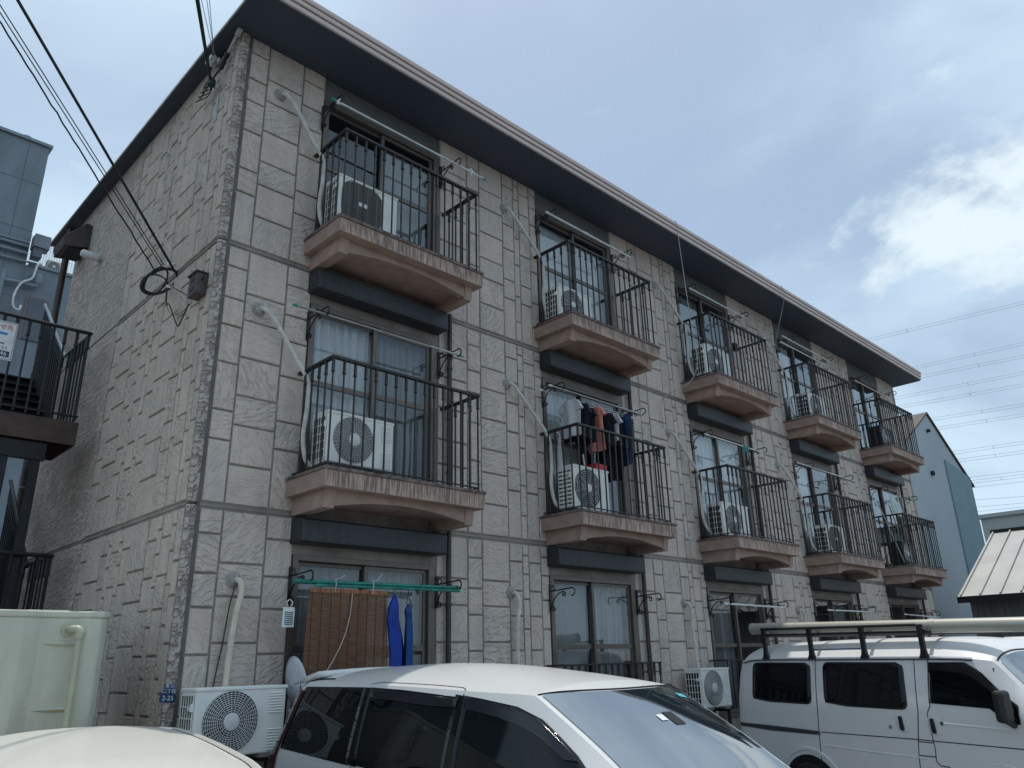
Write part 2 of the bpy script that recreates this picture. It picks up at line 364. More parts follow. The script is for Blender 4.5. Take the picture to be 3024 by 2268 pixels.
# ---------------------------------------------------------------- helpers: geometry
class MB:
    def __init__(self):
        self.v, self.f, self.m = [], [], []
    def add(self, verts, faces, m=0):
        o = len(self.v)
        self.v += [tuple(p) for p in verts]
        self.f += [tuple(i + o for i in q) for q in faces]
        self.m += [m] * len(faces)
        return self
    def box(self, x0, x1, y0, y1, z0, z1, m=0):
        v = [(x0, y0, z0), (x1, y0, z0), (x1, y1, z0), (x0, y1, z0), (x0, y0, z1), (x1, y0, z1), (x1, y1, z1), (x0, y1, z1)]
        return self.add(v, [(0, 3, 2, 1), (4, 5, 6, 7), (0, 1, 5, 4), (1, 2, 6, 5), (2, 3, 7, 6), (3, 0, 4, 7)], m)
    def prism(self, poly, axis, a0, a1, m=0):
        """extrude a polygon: axis 0 -> poly in (y,z), 1 -> (x,z), 2 -> (x,y)"""
        n = len(poly)
        def P(p, a):
            return {0: (a, p[0], p[1]), 1: (p[0], a, p[1]), 2: (p[0], p[1], a)}[axis]
        v = [P(p, a0) for p in poly] + [P(p, a1) for p in poly]
        f = [tuple(range(n)), tuple(range(2 * n - 1, n - 1, -1))]
        f += [(i, n + i, n + (i + 1) % n, (i + 1) % n) for i in range(n)]
        return self.add(v, f, m)
    def tube(self, pts, r, n=6, m=0, closed=False, r2=None):
        pts = [Vector(p) for p in pts]
        k = len(pts)
        rad = (lambda i: r + (r2 - r) * i / (k - 1)) if r2 is not None else (lambda i: r)
        ring = []
        prev = None
        for i, p in enumerate(pts):
            if closed: t = pts[(i + 1) % k] - pts[i - 1]
            else: t = pts[min(i + 1, k - 1)] - pts[max(i - 1, 0)]
            t.normalize()
            if prev is None:
                a = Vector((0, 0, 1)) if abs(t.z) < .9 else Vector((1, 0, 0))
                u = t.cross(a).normalized()
            else:
                u = prev - t * prev.dot(t)
                u = u.normalized() if u.length > 1e-6 else t.orthogonal().normalized()
            prev = u
            w = t.cross(u)
            ring.append([p + (u * math.cos(2 * math.pi * j / n) + w * math.sin(2 * math.pi * j / n)) * rad(i) for j in range(n)])
        v = [q for rg in ring for q in rg]
        f = []
        for i in range(k if closed else k - 1):
            a, b = i * n, ((i + 1) % k) * n
            f += [(a + j, a + (j + 1) % n, b + (j + 1) % n, b + j) for j in range(n)]
        if not closed:
            f += [tuple(range(n - 1, -1, -1)), tuple((k - 1) * n + j for j in range(n))]
        return self.add(v, f, m)
    def lathe(self, prof, n=8, c=(0, 0, 0), axis=2, m=0):
        """profile of (radius, height) turned about an axis"""
        v, f = [], []
        for r, h in prof:
            for j in range(n):
                a = 2 * math.pi * j / n
                x, y = r * math.cos(a), r * math.sin(a)
                p = {2: (x, y, h), 1: (x, h, y), 0: (h, x, y)}[axis]
                v.append((p[0] + c[0], p[1] + c[1], p[2] + c[2]))
        for i in range(len(prof) - 1):
            f += [(i * n + j, i * n + (j + 1) % n, (i + 1) * n + (j + 1) % n, (i + 1) * n + j) for j in range(n)]
        f += [tuple(range(n - 1, -1, -1)), tuple((len(prof) - 1) * n + j for j in range(n))]
        return self.add(v, f, m)
    def grid(self, fn, nu, nv, m=0):
        v = [fn(i / nu, j / nv) for j in range(nv + 1) for i in range(nu + 1)]
        f = [(j * (nu + 1) + i, j * (nu + 1) + i + 1, (j + 1) * (nu + 1) + i + 1, (j + 1) * (nu + 1) + i) for j in range(nv) for i in range(nu)]
        return self.add(v, f, m)
    def mesh(self, name, mats, smooth=False):
        me = bpy.data.meshes.new(name)
        me.from_pydata([tuple(p) for p in self.v], [], self.f)
        for mm in (mats if isinstance(mats, (list, tuple)) else [mats]): me.materials.append(mm)
        if len(me.materials) > 1: me.polygons.foreach_set('material_index', self.m)
        bm = bmesh.new(); bm.from_mesh(me); bmesh.ops.recalc_face_normals(bm, faces=bm.faces); bm.to_mesh(me); bm.free()
        if smooth:
            me.polygons.foreach_set('use_smooth', [True] * len(me.polygons))
            me.set_sharp_from_angle(angle=R(smooth if smooth is not True else 40))
        me.update()
        return me
    def build(self, name, mats, parent=None, loc=(0, 0, 0), smooth=False, bevel=0, kind=None, label=None):
        return link(name, self.mesh(name, mats, smooth), parent, loc, bevel, kind, label)

def link(name, me, parent=None, loc=(0, 0, 0), bevel=0, kind=None, label=None):
    o = bpy.data.objects.new(name, me)
    col.objects.link(o)
    o.location = loc
    if parent: o.parent = parent
    if kind: o['kind'] = kind
    if label: o['label'] = label
    if bevel:
        b = o.modifiers.new('bevel', 'BEVEL'); b.width = bevel; b.segments = 2; b.limit_method = 'ANGLE'; b.angle_limit = R(40)
    return o
def tag(o, label, cat, group=None):
    o['label'] = label; o['category'] = cat
    if group: o['group'] = group
    return o
def empty(name, label=None, cat=None, loc=(0, 0, 0), rz=0, group=None):
    o = bpy.data.objects.new(name, None); col.objects.link(o)
    o.location = loc; o.rotation_euler = (0, 0, rz); o.empty_display_size = .2
    if label: tag(o, label, cat, group)
    return o
def copy_tree(o, parent=None):
    c = o.copy(); col.objects.link(c)
    if parent: c.parent = parent
    for ch in list(o.children): copy_tree(ch, c)
    return c
def arc(cx, cy, r, a0, a1, n=10):
    return [(cx + r * math.cos(R(a0 + (a1 - a0) * i / n)), cy + r * math.sin(R(a0 + (a1 - a0) * i / n))) for i in range(n + 1)]
def smooth_path(pts, n=6):
    """Catmull-Rom through the points"""
    P = [Vector(p) for p in pts]; P = [P[0] * 2 - P[1]] + P + [P[-1] * 2 - P[-2]]
    out = []
    for i in range(1, len(P) - 2):
        for k in range(n):
            t = k / n
            out.append(.5 * ((2 * P[i]) + (-P[i - 1] + P[i + 1]) * t + (2 * P[i - 1] - 5 * P[i] + 4 * P[i + 1] - P[i + 2]) * t * t + (-P[i - 1] + 3 * P[i] - 3 * P[i + 1] + P[i + 2]) * t ** 3))
    out.append(P[-2])
    return out
def sag(a, b, s, n=10):
    a, b = Vector(a), Vector(b)
    return [a.lerp(b, i / n) - Vector((0, 0, s * 4 * (i / n) * (1 - i / n))) for i in range(n + 1)]
def text(body, size, m, name, parent, loc, rot, align='CENTER', extrude=.0006, sx=1.0):
    cu = bpy.data.curves.new(name, 'FONT'); cu.body = body; cu.size = size; cu.align_x = align; cu.align_y = 'CENTER'; cu.extrude = extrude
    cu.resolution_u = 3
    t = bpy.data.objects.new(name, cu); col.objects.link(t)
    bpy.context.view_layer.update()
    me = bpy.data.meshes.new_from_object(t.evaluated_get(bpy.context.evaluated_depsgraph_get()))
    bpy.data.objects.remove(t); me.materials.clear(); me.materials.append(m)
    o = link(name, me, parent, loc); o.rotation_euler = rot; o.scale = (sx, 1, 1)
    return o

# ---------------------------------------------------------------- ground
g = MB().add([(-300, -300, 0), (300, -300, 0), (300, 300, 0), (-300, 300, 0)], [(0, 1, 2, 3)])
M_['asphalt'] = mat('asphalt', (.075, .073, .07), .9, var=.25, scale=1.5, bump=.3, bscale=120)
M_['lot'] = mat('parking_lot_concrete', (.16, .155, .145), .9, var=.18, scale=1.2, bump=.2, bscale=120)
M_['line'] = mat('white_line_paint', (.55, .55, .53), .8, var=.25, scale=9)
g.build('ground', M_['asphalt'], kind='structure')
MB().add([(-9, -9, .004), (24, -9, .004), (24, -.02, .004), (-9, -.02, .004)], [(0, 1, 2, 3)]).build('parking_lot', M_['lot'], kind='structure')
pm = MB()
for i in range(8):
    x = -3.1 + i * 2.55
    d = Vector((-.2, -.98, 0)); s = Vector((.05, 0, 0)); a = Vector((x, -.6, .008))
    pm.add([a - s, a + s, a + s + d * 4.8, a - s + d * 4.8], [(0, 1, 2, 3)])
pm.build('parking_lines', M_['line'], kind='structure')

# ---------------------------------------------------------------- apartment building
S = 3.634
BAND = [.5, 3.2, 5.9]
TOP = 8.54
XE = -.107            # end wall plane
X1 = 18.30            # far end
YB = 5.55             # back wall
bld = empty('apartment_building', 'three storey apartment block in grey chiselled stone panels with brown balconies', 'building')
# backing walls
fwm = MB()
openings = [(.974 + S * k, 2.74 + S * k) for k in range(5)]
px = [.0] + [v for o in openings for v in o] + [X1]
for i in range(0, len(px), 2): fwm.box(px[i], px[i + 1], .02, .20, 0, TOP)
for a, b in openings:
    for z0, z1 in ((0, .9), (2.82, 3.58), (5.52, 6.28)): fwm.box(a, b, .02, .20, z0, z1)
front_wall = fwm.build('front_wall', M_['joint'], bld)
end_wall = MB().box(XE + .018, 0, .03, YB, 0, TOP).build('end_wall', M_['joint'], bld)
MB().box(X1, X1 + .1, .0, YB, 0, TOP).build('far_end_wall', M_['joint'], bld)
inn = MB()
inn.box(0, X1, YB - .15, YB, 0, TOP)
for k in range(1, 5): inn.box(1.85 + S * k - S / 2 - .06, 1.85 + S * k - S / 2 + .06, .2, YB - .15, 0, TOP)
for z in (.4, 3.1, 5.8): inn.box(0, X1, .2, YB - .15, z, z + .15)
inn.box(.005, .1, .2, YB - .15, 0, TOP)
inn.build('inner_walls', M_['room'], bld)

JW = {'W': [.41, .80, 1.10, 1.50, 1.90, 2.195], 'M': [.63, .92, 1.405, 1.80, 2.095, 2.445], 'N': [.33, .72, 1.215, 1.65, 2.0, 2.30, 2.53]}
cols = [('M', .016, .24), ('W', .24, .683), ('M', .683, .97)]
for k in range(4):
    for t, a, b in (('W', 2.752, 3.225), ('M', 3.225, 3.453), ('W', 3.453, 3.90), ('M', 3.90, 4.125), ('N', 4.125, 4.237), ('M', 4.237, 4.455), ('N', 4.455, 4.602)):
        cols.append((t, a + S * k, b + S * k))
cols += [('W', 17.29, 17.76), ('M', 17.76, 17.99), ('W', 17.99, 18.295)]
ecols = [('W', .035, .175), ('N', .175, .285), ('M', .285, .515), ('N', .515, .625), ('M', .625, .857), ('W', .857, 1.30), ('M', 1.30, 1.525), ('N', 1.525, 1.63),
         ('M', 1.63, 1.85), ('N', 1.85, 1.96), ('M', 1.96, 2.17), ('W', 2.17, 2.61), ('M', 2.61, 2.84)]
def project(p):
    d = Vector(p) - CAM
    z = d.dot(fw)
    return 1523.7 + 2305 * d.dot(rt2) / z, 1125.5 - 2305 * d.dot(up2) / z
stones = []          # (area in picture, wall, cx, cz, w, h)
G = .010
for wall, cc in (('f', cols), ('e', ecols)):
    for t, a, b in cc:
        for bi, z0 in enumerate(BAND):
            z1 = BAND[bi + 1] if bi < 2 else TOP + .02
            lev = [z0 + .028] + [z0 + j for j in JW[t]] + [z1 - .028 if bi < 2 else TOP + .012]
            for lo, hi in zip(lev, lev[1:]):
                u0, u1, v0, v1 = a + G, b - G, lo + G, min(hi - G, TOP)
                if v1 - v0 < .03: continue
                q = [project((u, -.0, v) if wall == 'f' else (XE, u, v)) for u, v in ((u0, v0), (u1, v0), (u1, v1), (u0, v1))]
                ar = abs(sum(q[i][0] * q[(i + 1) % 4][1] - q[(i + 1) % 4][0] * q[i][1] for i in range(4))) / 2
                cxp = sum(p[0] for p in q) / 4; cyp = sum(p[1] for p in q) / 4
                if not (0 < cxp < 3024 and -60 < cyp < 2230): ar *= .01
                if wall == 'f' and v1 < 1.3 and u0 > .7: ar *= .05      # behind the parked cars
                stones.append((ar, wall, (u0 + u1) / 2, (v0 + v1) / 2, u1 - u0, v1 - v0))
stones.sort(reverse=True)
def stone_geo(mb, wall, w, h, cu, cz, prj, d=.022, bv=.007):
    a, b = w / 2, h / 2
    def P(u, z, y):
        return (cu + u, y, cz + z) if wall == 'f' else (y, cu + u, cz + z)
    v = [P(*q) for q in ((-a, -b, d), (a, -b, d), (a, b, d), (-a, b, d), (-a, -b, bv - prj), (a, -b, bv - prj), (a, b, bv - prj), (-a, b, bv - prj),
                         (-a + bv, -b + bv, -prj), (a - bv, -b + bv, -prj), (a - bv, b - bv, -prj), (-a + bv, b - bv, -prj))]
    f = [(8, 9, 10, 11)]
    for i in range(4):
        j = (i + 1) % 4
        f += [(4 + i, 4 + j, 8 + j, 8 + i), (i, j, 4 + j, 4 + i)]
    mb.add(v, f)
cache = {}
rest = {'f': MB(), 'e': MB()}
for n, (ar, wall, cu, cz, w, h) in enumerate(stones):
    prj = rnd.choice((-.003, 0, .002, .004))
    if n < 300:
        key = (wall, round(w, 3), round(h, 3), prj)
        if key not in cache:
            mb = MB(); stone_geo(mb, wall, w, h, 0, 0, prj); cache[key] = mb.mesh('stone', M_['stone'] if wall == 'f' else M_['end_stone'])
        link('stone', cache[key], front_wall if wall == 'f' else end_wall, (cu, 0, cz) if wall == 'f' else (XE, cu, cz))
    else:
        if wall == 'f': stone_geo(rest['f'], 'f', w, h, cu, cz, prj)
        else:
            mb = MB(); stone_geo(mb, 'e', w, h, cu, cz, prj)
            rest['e'].add([(x + XE, y, z) for x, y, z in mb.v], mb.f)
rest['f'].build('stone_courses', M_['stone'], front_wall, kind='stuff')
rest['e'].build('stone_courses', M_['end_stone'], end_wall, kind='stuff')
# roughcast field beyond the blocks, in three storeys
def rough_material():
    m = stone_material('roughcast', (.59, .51, .44), .9, .9, (10, 30, 1), .028, .84)
    nt = m.node_tree
    for n in nt.nodes:
        if n.bl_idname == 'ShaderNodeVectorRotate':
            for l in list(n.inputs['Angle'].links): nt.links.remove(l)
            n.inputs['Angle'].default_value = .18
        if n.bl_idname == 'ShaderNodeMapping' and tuple(n.inputs['Scale'].default_value)[:2] == (10.0, 30.0):
            n.inputs['Scale'].default_value = (7, 34, 1)
    return m
M_['roughcast'] = rough_material()
for bi, z0 in enumerate(BAND):
    z1 = BAND[bi + 1] - .02 if bi < 2 else TOP
    MB().box(XE, XE + .03, 2.855, YB - .003, z0 + .02, z1).build('roughcast_panel', M_['roughcast'], end_wall)
MB().box(XE - .02, XE + .03, .03, YB - .003, 0, .47).build('plinth', M_['joint'], end_wall)
MB().box(.02, X1, -.03, .02, 0, .47).build('plinth', M_['joint'], front_wall)
# corner strip with tooled face, one piece per storey, and the sealed joint beside it
M_['corner'] = stone_material('corner_tooled', (.55, .485, .44), 1.0, 1.0, (17, 24, 1), .045, .55)
for bi, z0 in enumerate(BAND):
    z1 = BAND[bi + 1] - .012 if bi < 2 else TOP
    lo = z0 + .012 if bi else .0
    MB().prism([(XE, .032), (XE, .0), (XE + .022, -.018), (-.022, -.018), (-.018, .032)], 2, lo, z1).build('corner_strip', M_['corner'], end_wall, bevel=.006)
MB().box(-.016, .012, .004, .03, 0, TOP).build('corner_joint', M_['band'], front_wall)
for z in (3.2, 5.9):
    for i in range(0, len(px), 2): MB().box(px[i] + .012, px[i + 1] - .003, .009, .022, z - .009, z + .009).build('band_rib', M_['joint'], front_wall)
    MB().box(XE + .006, XE + .018, .04, YB - .01, z - .008, z + .008).build('band_rib', M_['joint'], end_wall)
# roof: soffit, fascia strips, drip edge
roof = MB().box(-.14, 18.42, -.66, 6.58, 8.563, 8.70).build('roof', M_['roofing'], bld)
hip = MB(); hip.add([(-.13, -.62, 8.705), (18.41, -.62, 8.705), (18.41, 6.5, 8.705), (-.13, 6.5, 8.705), (4, 3, 9.15), (14, 3, 9.15)], [(0, 1, 5, 4), (1, 2, 5), (2, 3, 4, 5), (3, 0, 4), (0, 3, 2, 1)])
hip.build('roof_covering', M_['roofing'], roof)
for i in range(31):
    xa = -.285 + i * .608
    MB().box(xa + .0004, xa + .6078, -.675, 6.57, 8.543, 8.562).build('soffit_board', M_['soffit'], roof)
for z0, z1, y in ((8.556, 8.622, -.700), (8.634, 8.692, -.716), (8.704, 8.770, -.732)):
    MB().box(-.31, 18.575, y, -.661, z0, z1).build('fascia_strip', M_['fascia'], roof, bevel=.012)
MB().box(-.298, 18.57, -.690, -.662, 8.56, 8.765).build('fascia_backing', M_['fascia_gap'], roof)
MB().box(-.300, -.287, -.655, 6.6, 8.539, 8.566).build('drip_edge', M_['drip_edge'], roof)
MB().box(18.562, 18.58, -.655, 6.6, 8.535, 8.62).build('drip_edge', M_['drip_edge'], roof, bevel=.003)
MB().box(-.28, 18.55, 6.585, 6.605, 8.535, 8.62).build('drip_edge', M_['drip_edge'], roof)

# ---- balconies: local origin at slab top, left end, wall face
def make_balcony():
    W, D = 2.0, .72
    sl = MB()
    sl.box(0, W, -D + .004, 0, -.195, -.03, 0)
    sl.add([(.0, -D, -.19), (W, -D, -.19), (W, -D, -.035), (0, -D, -.035)], [(0, 1, 2, 3)], 1)
    o = sl.build('balcony', [M_['balcony'], M_['drip']], bld)
    MB().box(-.015, W + .015, -D - .015, 0, -.033, 0).build('lip', M_['lip'], o, bevel=.006)
    for xa in (.075, W - .19):
        MB().prism([(0, -.37), (0, -.195), (-.625, -.195), (-.60, -.37)], 0, xa, xa + .115).build('corbel', M_['balcony'], o, bevel=.004)
    a0, a1 = .19, W - .19
    n = 16
    top = [(a1, -.195), (a0, -.195)]
    bot = [(a0 + (a1 - a0) * i / n, -.345 + .085 * (1 - (2 * i / n - 1) ** 2)) for i in range(n + 1)]
    MB().prism(bot + top, 1, -.60, -.53).build('arched_beam', M_['balcony'], o)
    MB().box(a0, a1, -.53, 0, -.25, -.196).build('underside', M_['balcony'], o)
    # railing
    zt, zb = 1.13, .05
    tr = MB()
    xl, xr, yf = .035, 1.985, -.682
    tr.box(xl, xr, yf, yf + .05, zt - .03, zt)
    tr.box(xl, xl + .05, yf + .05, 0, zt - .03, zt)
    tr.box(xr - .05, xr, yf + .05, 0, zt - .03, zt)
    tr.build('top_rail', M_['rail'], o, bevel=.004)
    br = MB()
    br.box(xl + .012, xr - .012, yf + .012, yf + .036, zb - .012, zb)
    br.box(xl + .012, xl + .036, yf + .036, 0, zb - .012, zb)
    br.box(xr - .036, xr - .012, yf + .036, 0, zb - .012, zb)
    br.build('bottom_rail', M_['rail'], o)
    prof = [(.0112, 0), (.0112, zt - .175), (.0215, zt - .17), (.0215, zt - .155), (.0175, zt - .15), (.0175, zt - .02)]
    bme = MB().lathe(prof, 6).mesh('baluster', M_['rail'], 45)
    pts = [(xl + .024 + i * (xr - xl - .048) / 15, yf + .024) for i in range(16)]
    pts += [(x, yf + .024 + .1317 * j) for x in (xl + .024, xr - .024) for j in (1, 2, 3, 4)]
    for x, y in pts: link('baluster', bme, o, (x, y, 0))
    return o
bal0 = make_balcony()
balconies = {}
for f in (1, 2):
    for k in range(5):
        b = bal0 if (f, k) == (1, 0) else copy_tree(bal0, bld)
        b.location = (.845 + S * k, 0, 3.555 + 2.695 * (f - 1))
        balconies[(f, k)] = b

# ---- windows, shutter boxes, downpipes, brackets
def make_window(h=1.92, mid=1.045):
    """origin lower left corner at wall face"""
    W = 1.762
    fr = MB()
    fr.box(0, .062, -.006, .11, 0, h); fr.box(W - .095, W, -.006, .11, 0, h)
    fr.box(.062, W - .095, -.004, .11, h - .055, h); fr.box(.062, W - .095, -.012, .11, 0, .045)
    o = fr.build('window', M_['frame'], bld, bevel=.003)
    for i, (a, b, y) in enumerate(((.064, .90, .068), (.845, W - .097, .030))):
        s = MB()
        s.box(a, a + .045, y, y + .028, .047, h - .057); s.box(b - .045, b, y, y + .028, .047, h - .057)
        s.box(a + .045, b - .045, y, y + .028, .047, .105); s.box(a + .045, b - .045, y, y + .028, h - .095, h - .057)
        s.box(a + .045, b - .045, y - .003, y + .028, mid - .03, mid + .03)
        s.build('sash', M_['frame'], o, bevel=.002)
        for z0, z1 in ((.106, mid - .031), (mid + .031, h - .096)):
            MB().box(a + .046, b - .046, y + .010, y + .015, z0, z1).build('pane', M_['glass'], o)
    return o
win0 = make_window()
windows = {}
for f in range(3):
    for k in range(5):
        w = win0 if (f, k) == (0, 0) else copy_tree(win0, bld)
        w.location = (.976 + S * k, 0, .90 + 2.7 * f)
        windows[(f, k)] = w
for k in range(5):
    MB().box(.976 + S * k, 2.738 + S * k, .025, .10, 8.222, TOP - .002).build('lintel_panel', M_['lintel'], bld)
def make_box():
    W, D = 1.80, .215
    o = MB().prism([(0, 0), (0, .245), (-D + .02, .235), (-D, .215), (-D, .01), (-D + .02, 0)], 0, 0, W).build('shutter_box', M_['box'], bld, bevel=.006)
    for x in (-.004, W): MB().prism([(-.003, .006), (-.003, .239), (-D + .03, .228), (-D + .012, .20), (-D + .012, .02), (-D + .03, .008)], 0, x, x + .004).build('end_cap', M_['box'], o)
    MB().box(.03, W - .03, -D - .004, -D, .03, .037).build('seam', M_['box'], o)
    return o
box0 = make_box()
for f in (0, 1):
    for k in range(5):
        b = box0 if (f, k) == (0, 0) else copy_tree(box0, bld)
        b.location = (.932 + S * k, 0, 2.915 + 2.70 * f)
def make_downpipe():
    mb = MB().tube([(0, -.055, .1), (0, -.055, 5.93)], .031, 10)
    o = mb.build('downpipe', M_['downpipe'], bld, smooth=True)
    for z in (1.1, 2.4, 3.9, 5.2): MB().lathe([(.035, -.02), (.038, -.015), (.038, .015), (.035, .02)], 10, (0, -.055, z)).build('pipe_clip', M_['downpipe'], o)
    return o
dp0 = make_downpipe()
for k in range(5):
    d = dp0 if k == 0 else copy_tree(dp0, bld)
    d.location = (2.886 + S * k, 0, 0)
def scroll(cy, cz, r0, turns, start, dirn, n=18):
    return [(0, cy + r0 * (1 - .72 * i / n) * math.cos(R(start + dirn * 360 * turns * i / n)), cz + r0 * (1 - .72 * i / n) * math.sin(R(start + dirn * 360 * turns * i / n))) for i in range(n + 1)]
def make_bracket():
    """wall plate, arm with upturned hook, brace with two scrolls; projects to -y"""
    mb = MB()
    mb.box(-.018, .018, -.012, 0, -.17, .17)
    mb.tube([(0, -.005, .085), (0, -.08, .082), (0, -.36, .098)], .0085, 5)
    mb.tube([(0, p[0], p[1]) for p in arc(-.375, .052, .047, 75, 290, 12)], .0085, 5)
    mb.tube([(0, p[0], p[1]) for p in arc(-.055, .085 + .03, .03, 270, 20, 8)], .007, 5)
    mb.tube(smooth_path([(0, -.235, .066), (0, -.15, .045), (0, -.06, -.03), (0, -.018, -.13)], 5), .008, 5)
    mb.tube(scroll(-.235, .033, .033, 1.3, 90, 1), .007, 5)
    mb.tube(scroll(-.055, -.128, .037, 1.3, 180, 1), .007, 5)
    return mb.build('laundry_bracket', M_['iron'], bld, smooth=60)
br0 = make_bracket()
first = True
for f in range(3):
    for k in range(5):
        for x in (.955, 2.752):
            b = br0 if first else copy_tree(br0, bld)
            first = False
            b.location = (x + S * k, -.008, 2.53 + 2.7 * f)
# ground floor guards in front of the low windows
def make_guard():
    W, zt = 1.96, .735
    o = MB().box(0, W, -.30, -.255, zt - .02, zt).build('window_guard', M_['rail'], bld, bevel=.003)
    s = MB(); s.box(0, .045, -.255, 0, zt - .02, zt); s.box(W - .045, W, -.255, 0, zt - .02, zt); s.box(0, W, -.295, -.26, .04, .06); s.build('side_rail', M_['rail'], o)
    bme = MB().lathe([(.011, .05), (.011, zt - .17), (.021, zt - .165), (.017, zt - .15), (.017, zt - .02)], 6).mesh('baluster', M_['rail'], 45)
    for i in range(16): link('baluster', bme, o, (.022 + i * (W - .044) / 15, -.278, 0))
    return o
gd0 = make_guard()
for k in (1, 2, 3):
    gd = gd0 if k == 1 else copy_tree(gd0, bld)
    gd.location = (.86 + S * k, 0, 1.0)

# ---------------------------------------------------------------- curtains behind the glass
ORD = ['leftmost', 'second', 'middle', 'fourth', 'rightmost']
FLO = ['ground', 'middle', 'top']
def curtain(f, k, x0, x1, label, m='curtain', z0=.10, z1=1.84, folds=7, amp=.02, y=.17):
    mb = MB()
    ph = rnd.random() * 6
    def fn(u, v):
        x = x0 + (x1 - x0) * u
        return (x, amp * math.sin(u * folds * 6.283 + ph + v * .6) + amp * .5 * math.sin(u * folds * 2.3 * 6.283 + ph), z0 + (z1 - z0) * v)
    mb.grid(fn, 56, 3)
    o = mb.build('curtain', M_[m], None, (.976 + S * k, y, .90 + 2.7 * f), smooth=True)
    s = o.modifiers.new('solid', 'SOLIDIFY'); s.thickness = .002
    return tag(o, label, 'curtain', 'curtains behind the windows')
curtain(1, 0, .06, .90, 'pale curtain drawn behind the left pane, middle floor, leftmost column')
curtain(1, 0, .92, 1.68, 'dim grey curtain behind the right pane, middle floor, leftmost column', 'curtain_grey')
curtain(0, 0, .07, .88, 'grey net curtain behind the bamboo screen, ground floor, leftmost column', 'curtain_grey')
curtain(0, 0, .90, 1.67, 'white net curtain right of the blue clothes, ground floor, leftmost column', 'net_curtain')
curtain(1, 1, .06, .86, 'white curtain behind the hanging laundry, second column, middle floor')
curtain(0, 1, .07, .86, 'plain grey blind behind left pane, ground floor, second column', 'curtain_grey', folds=2, amp=.006)
curtain(0, 1, .90, 1.62, 'gathered white curtain behind right pane, ground floor, second column', 'net_curtain', folds=9)
curtain(2, 1, .06, 1.66, 'pale blind behind the glass, top floor, second column', 'curtain', folds=2, amp=.004)
curtain(2, 2, .06, .90, 'pale curtain behind left pane, top floor, middle column', 'curtain_grey', folds=3, amp=.006)
curtain(1, 2, .06, 1.66, 'white curtain across the whole window, middle floor, middle column', folds=11)
curtain(0, 2, .06, .86, 'light wavy curtain behind left pane, ground floor, middle column', 'net_curtain', folds=8, amp=.028)
curtain(1, 3, .06, .86, 'white curtain behind left pane, middle floor, fourth column')
curtain(2, 3, .06, .86, 'pale blue-white curtain behind left pane, top floor, fourth column', folds=5)
curtain(2, 0, .92, 1.66, 'faint pale blind behind the right pane, top floor, leftmost column', 'curtain_grey', folds=2, amp=.004)
curtain(0, 3, .9, 1.66, 'dim curtain behind right pane, ground floor, fourth column', 'curtain_grey')
curtain(2, 4, .06, .86, 'grey curtain behind left pane, top floor, rightmost column', 'curtain_grey', folds=4)

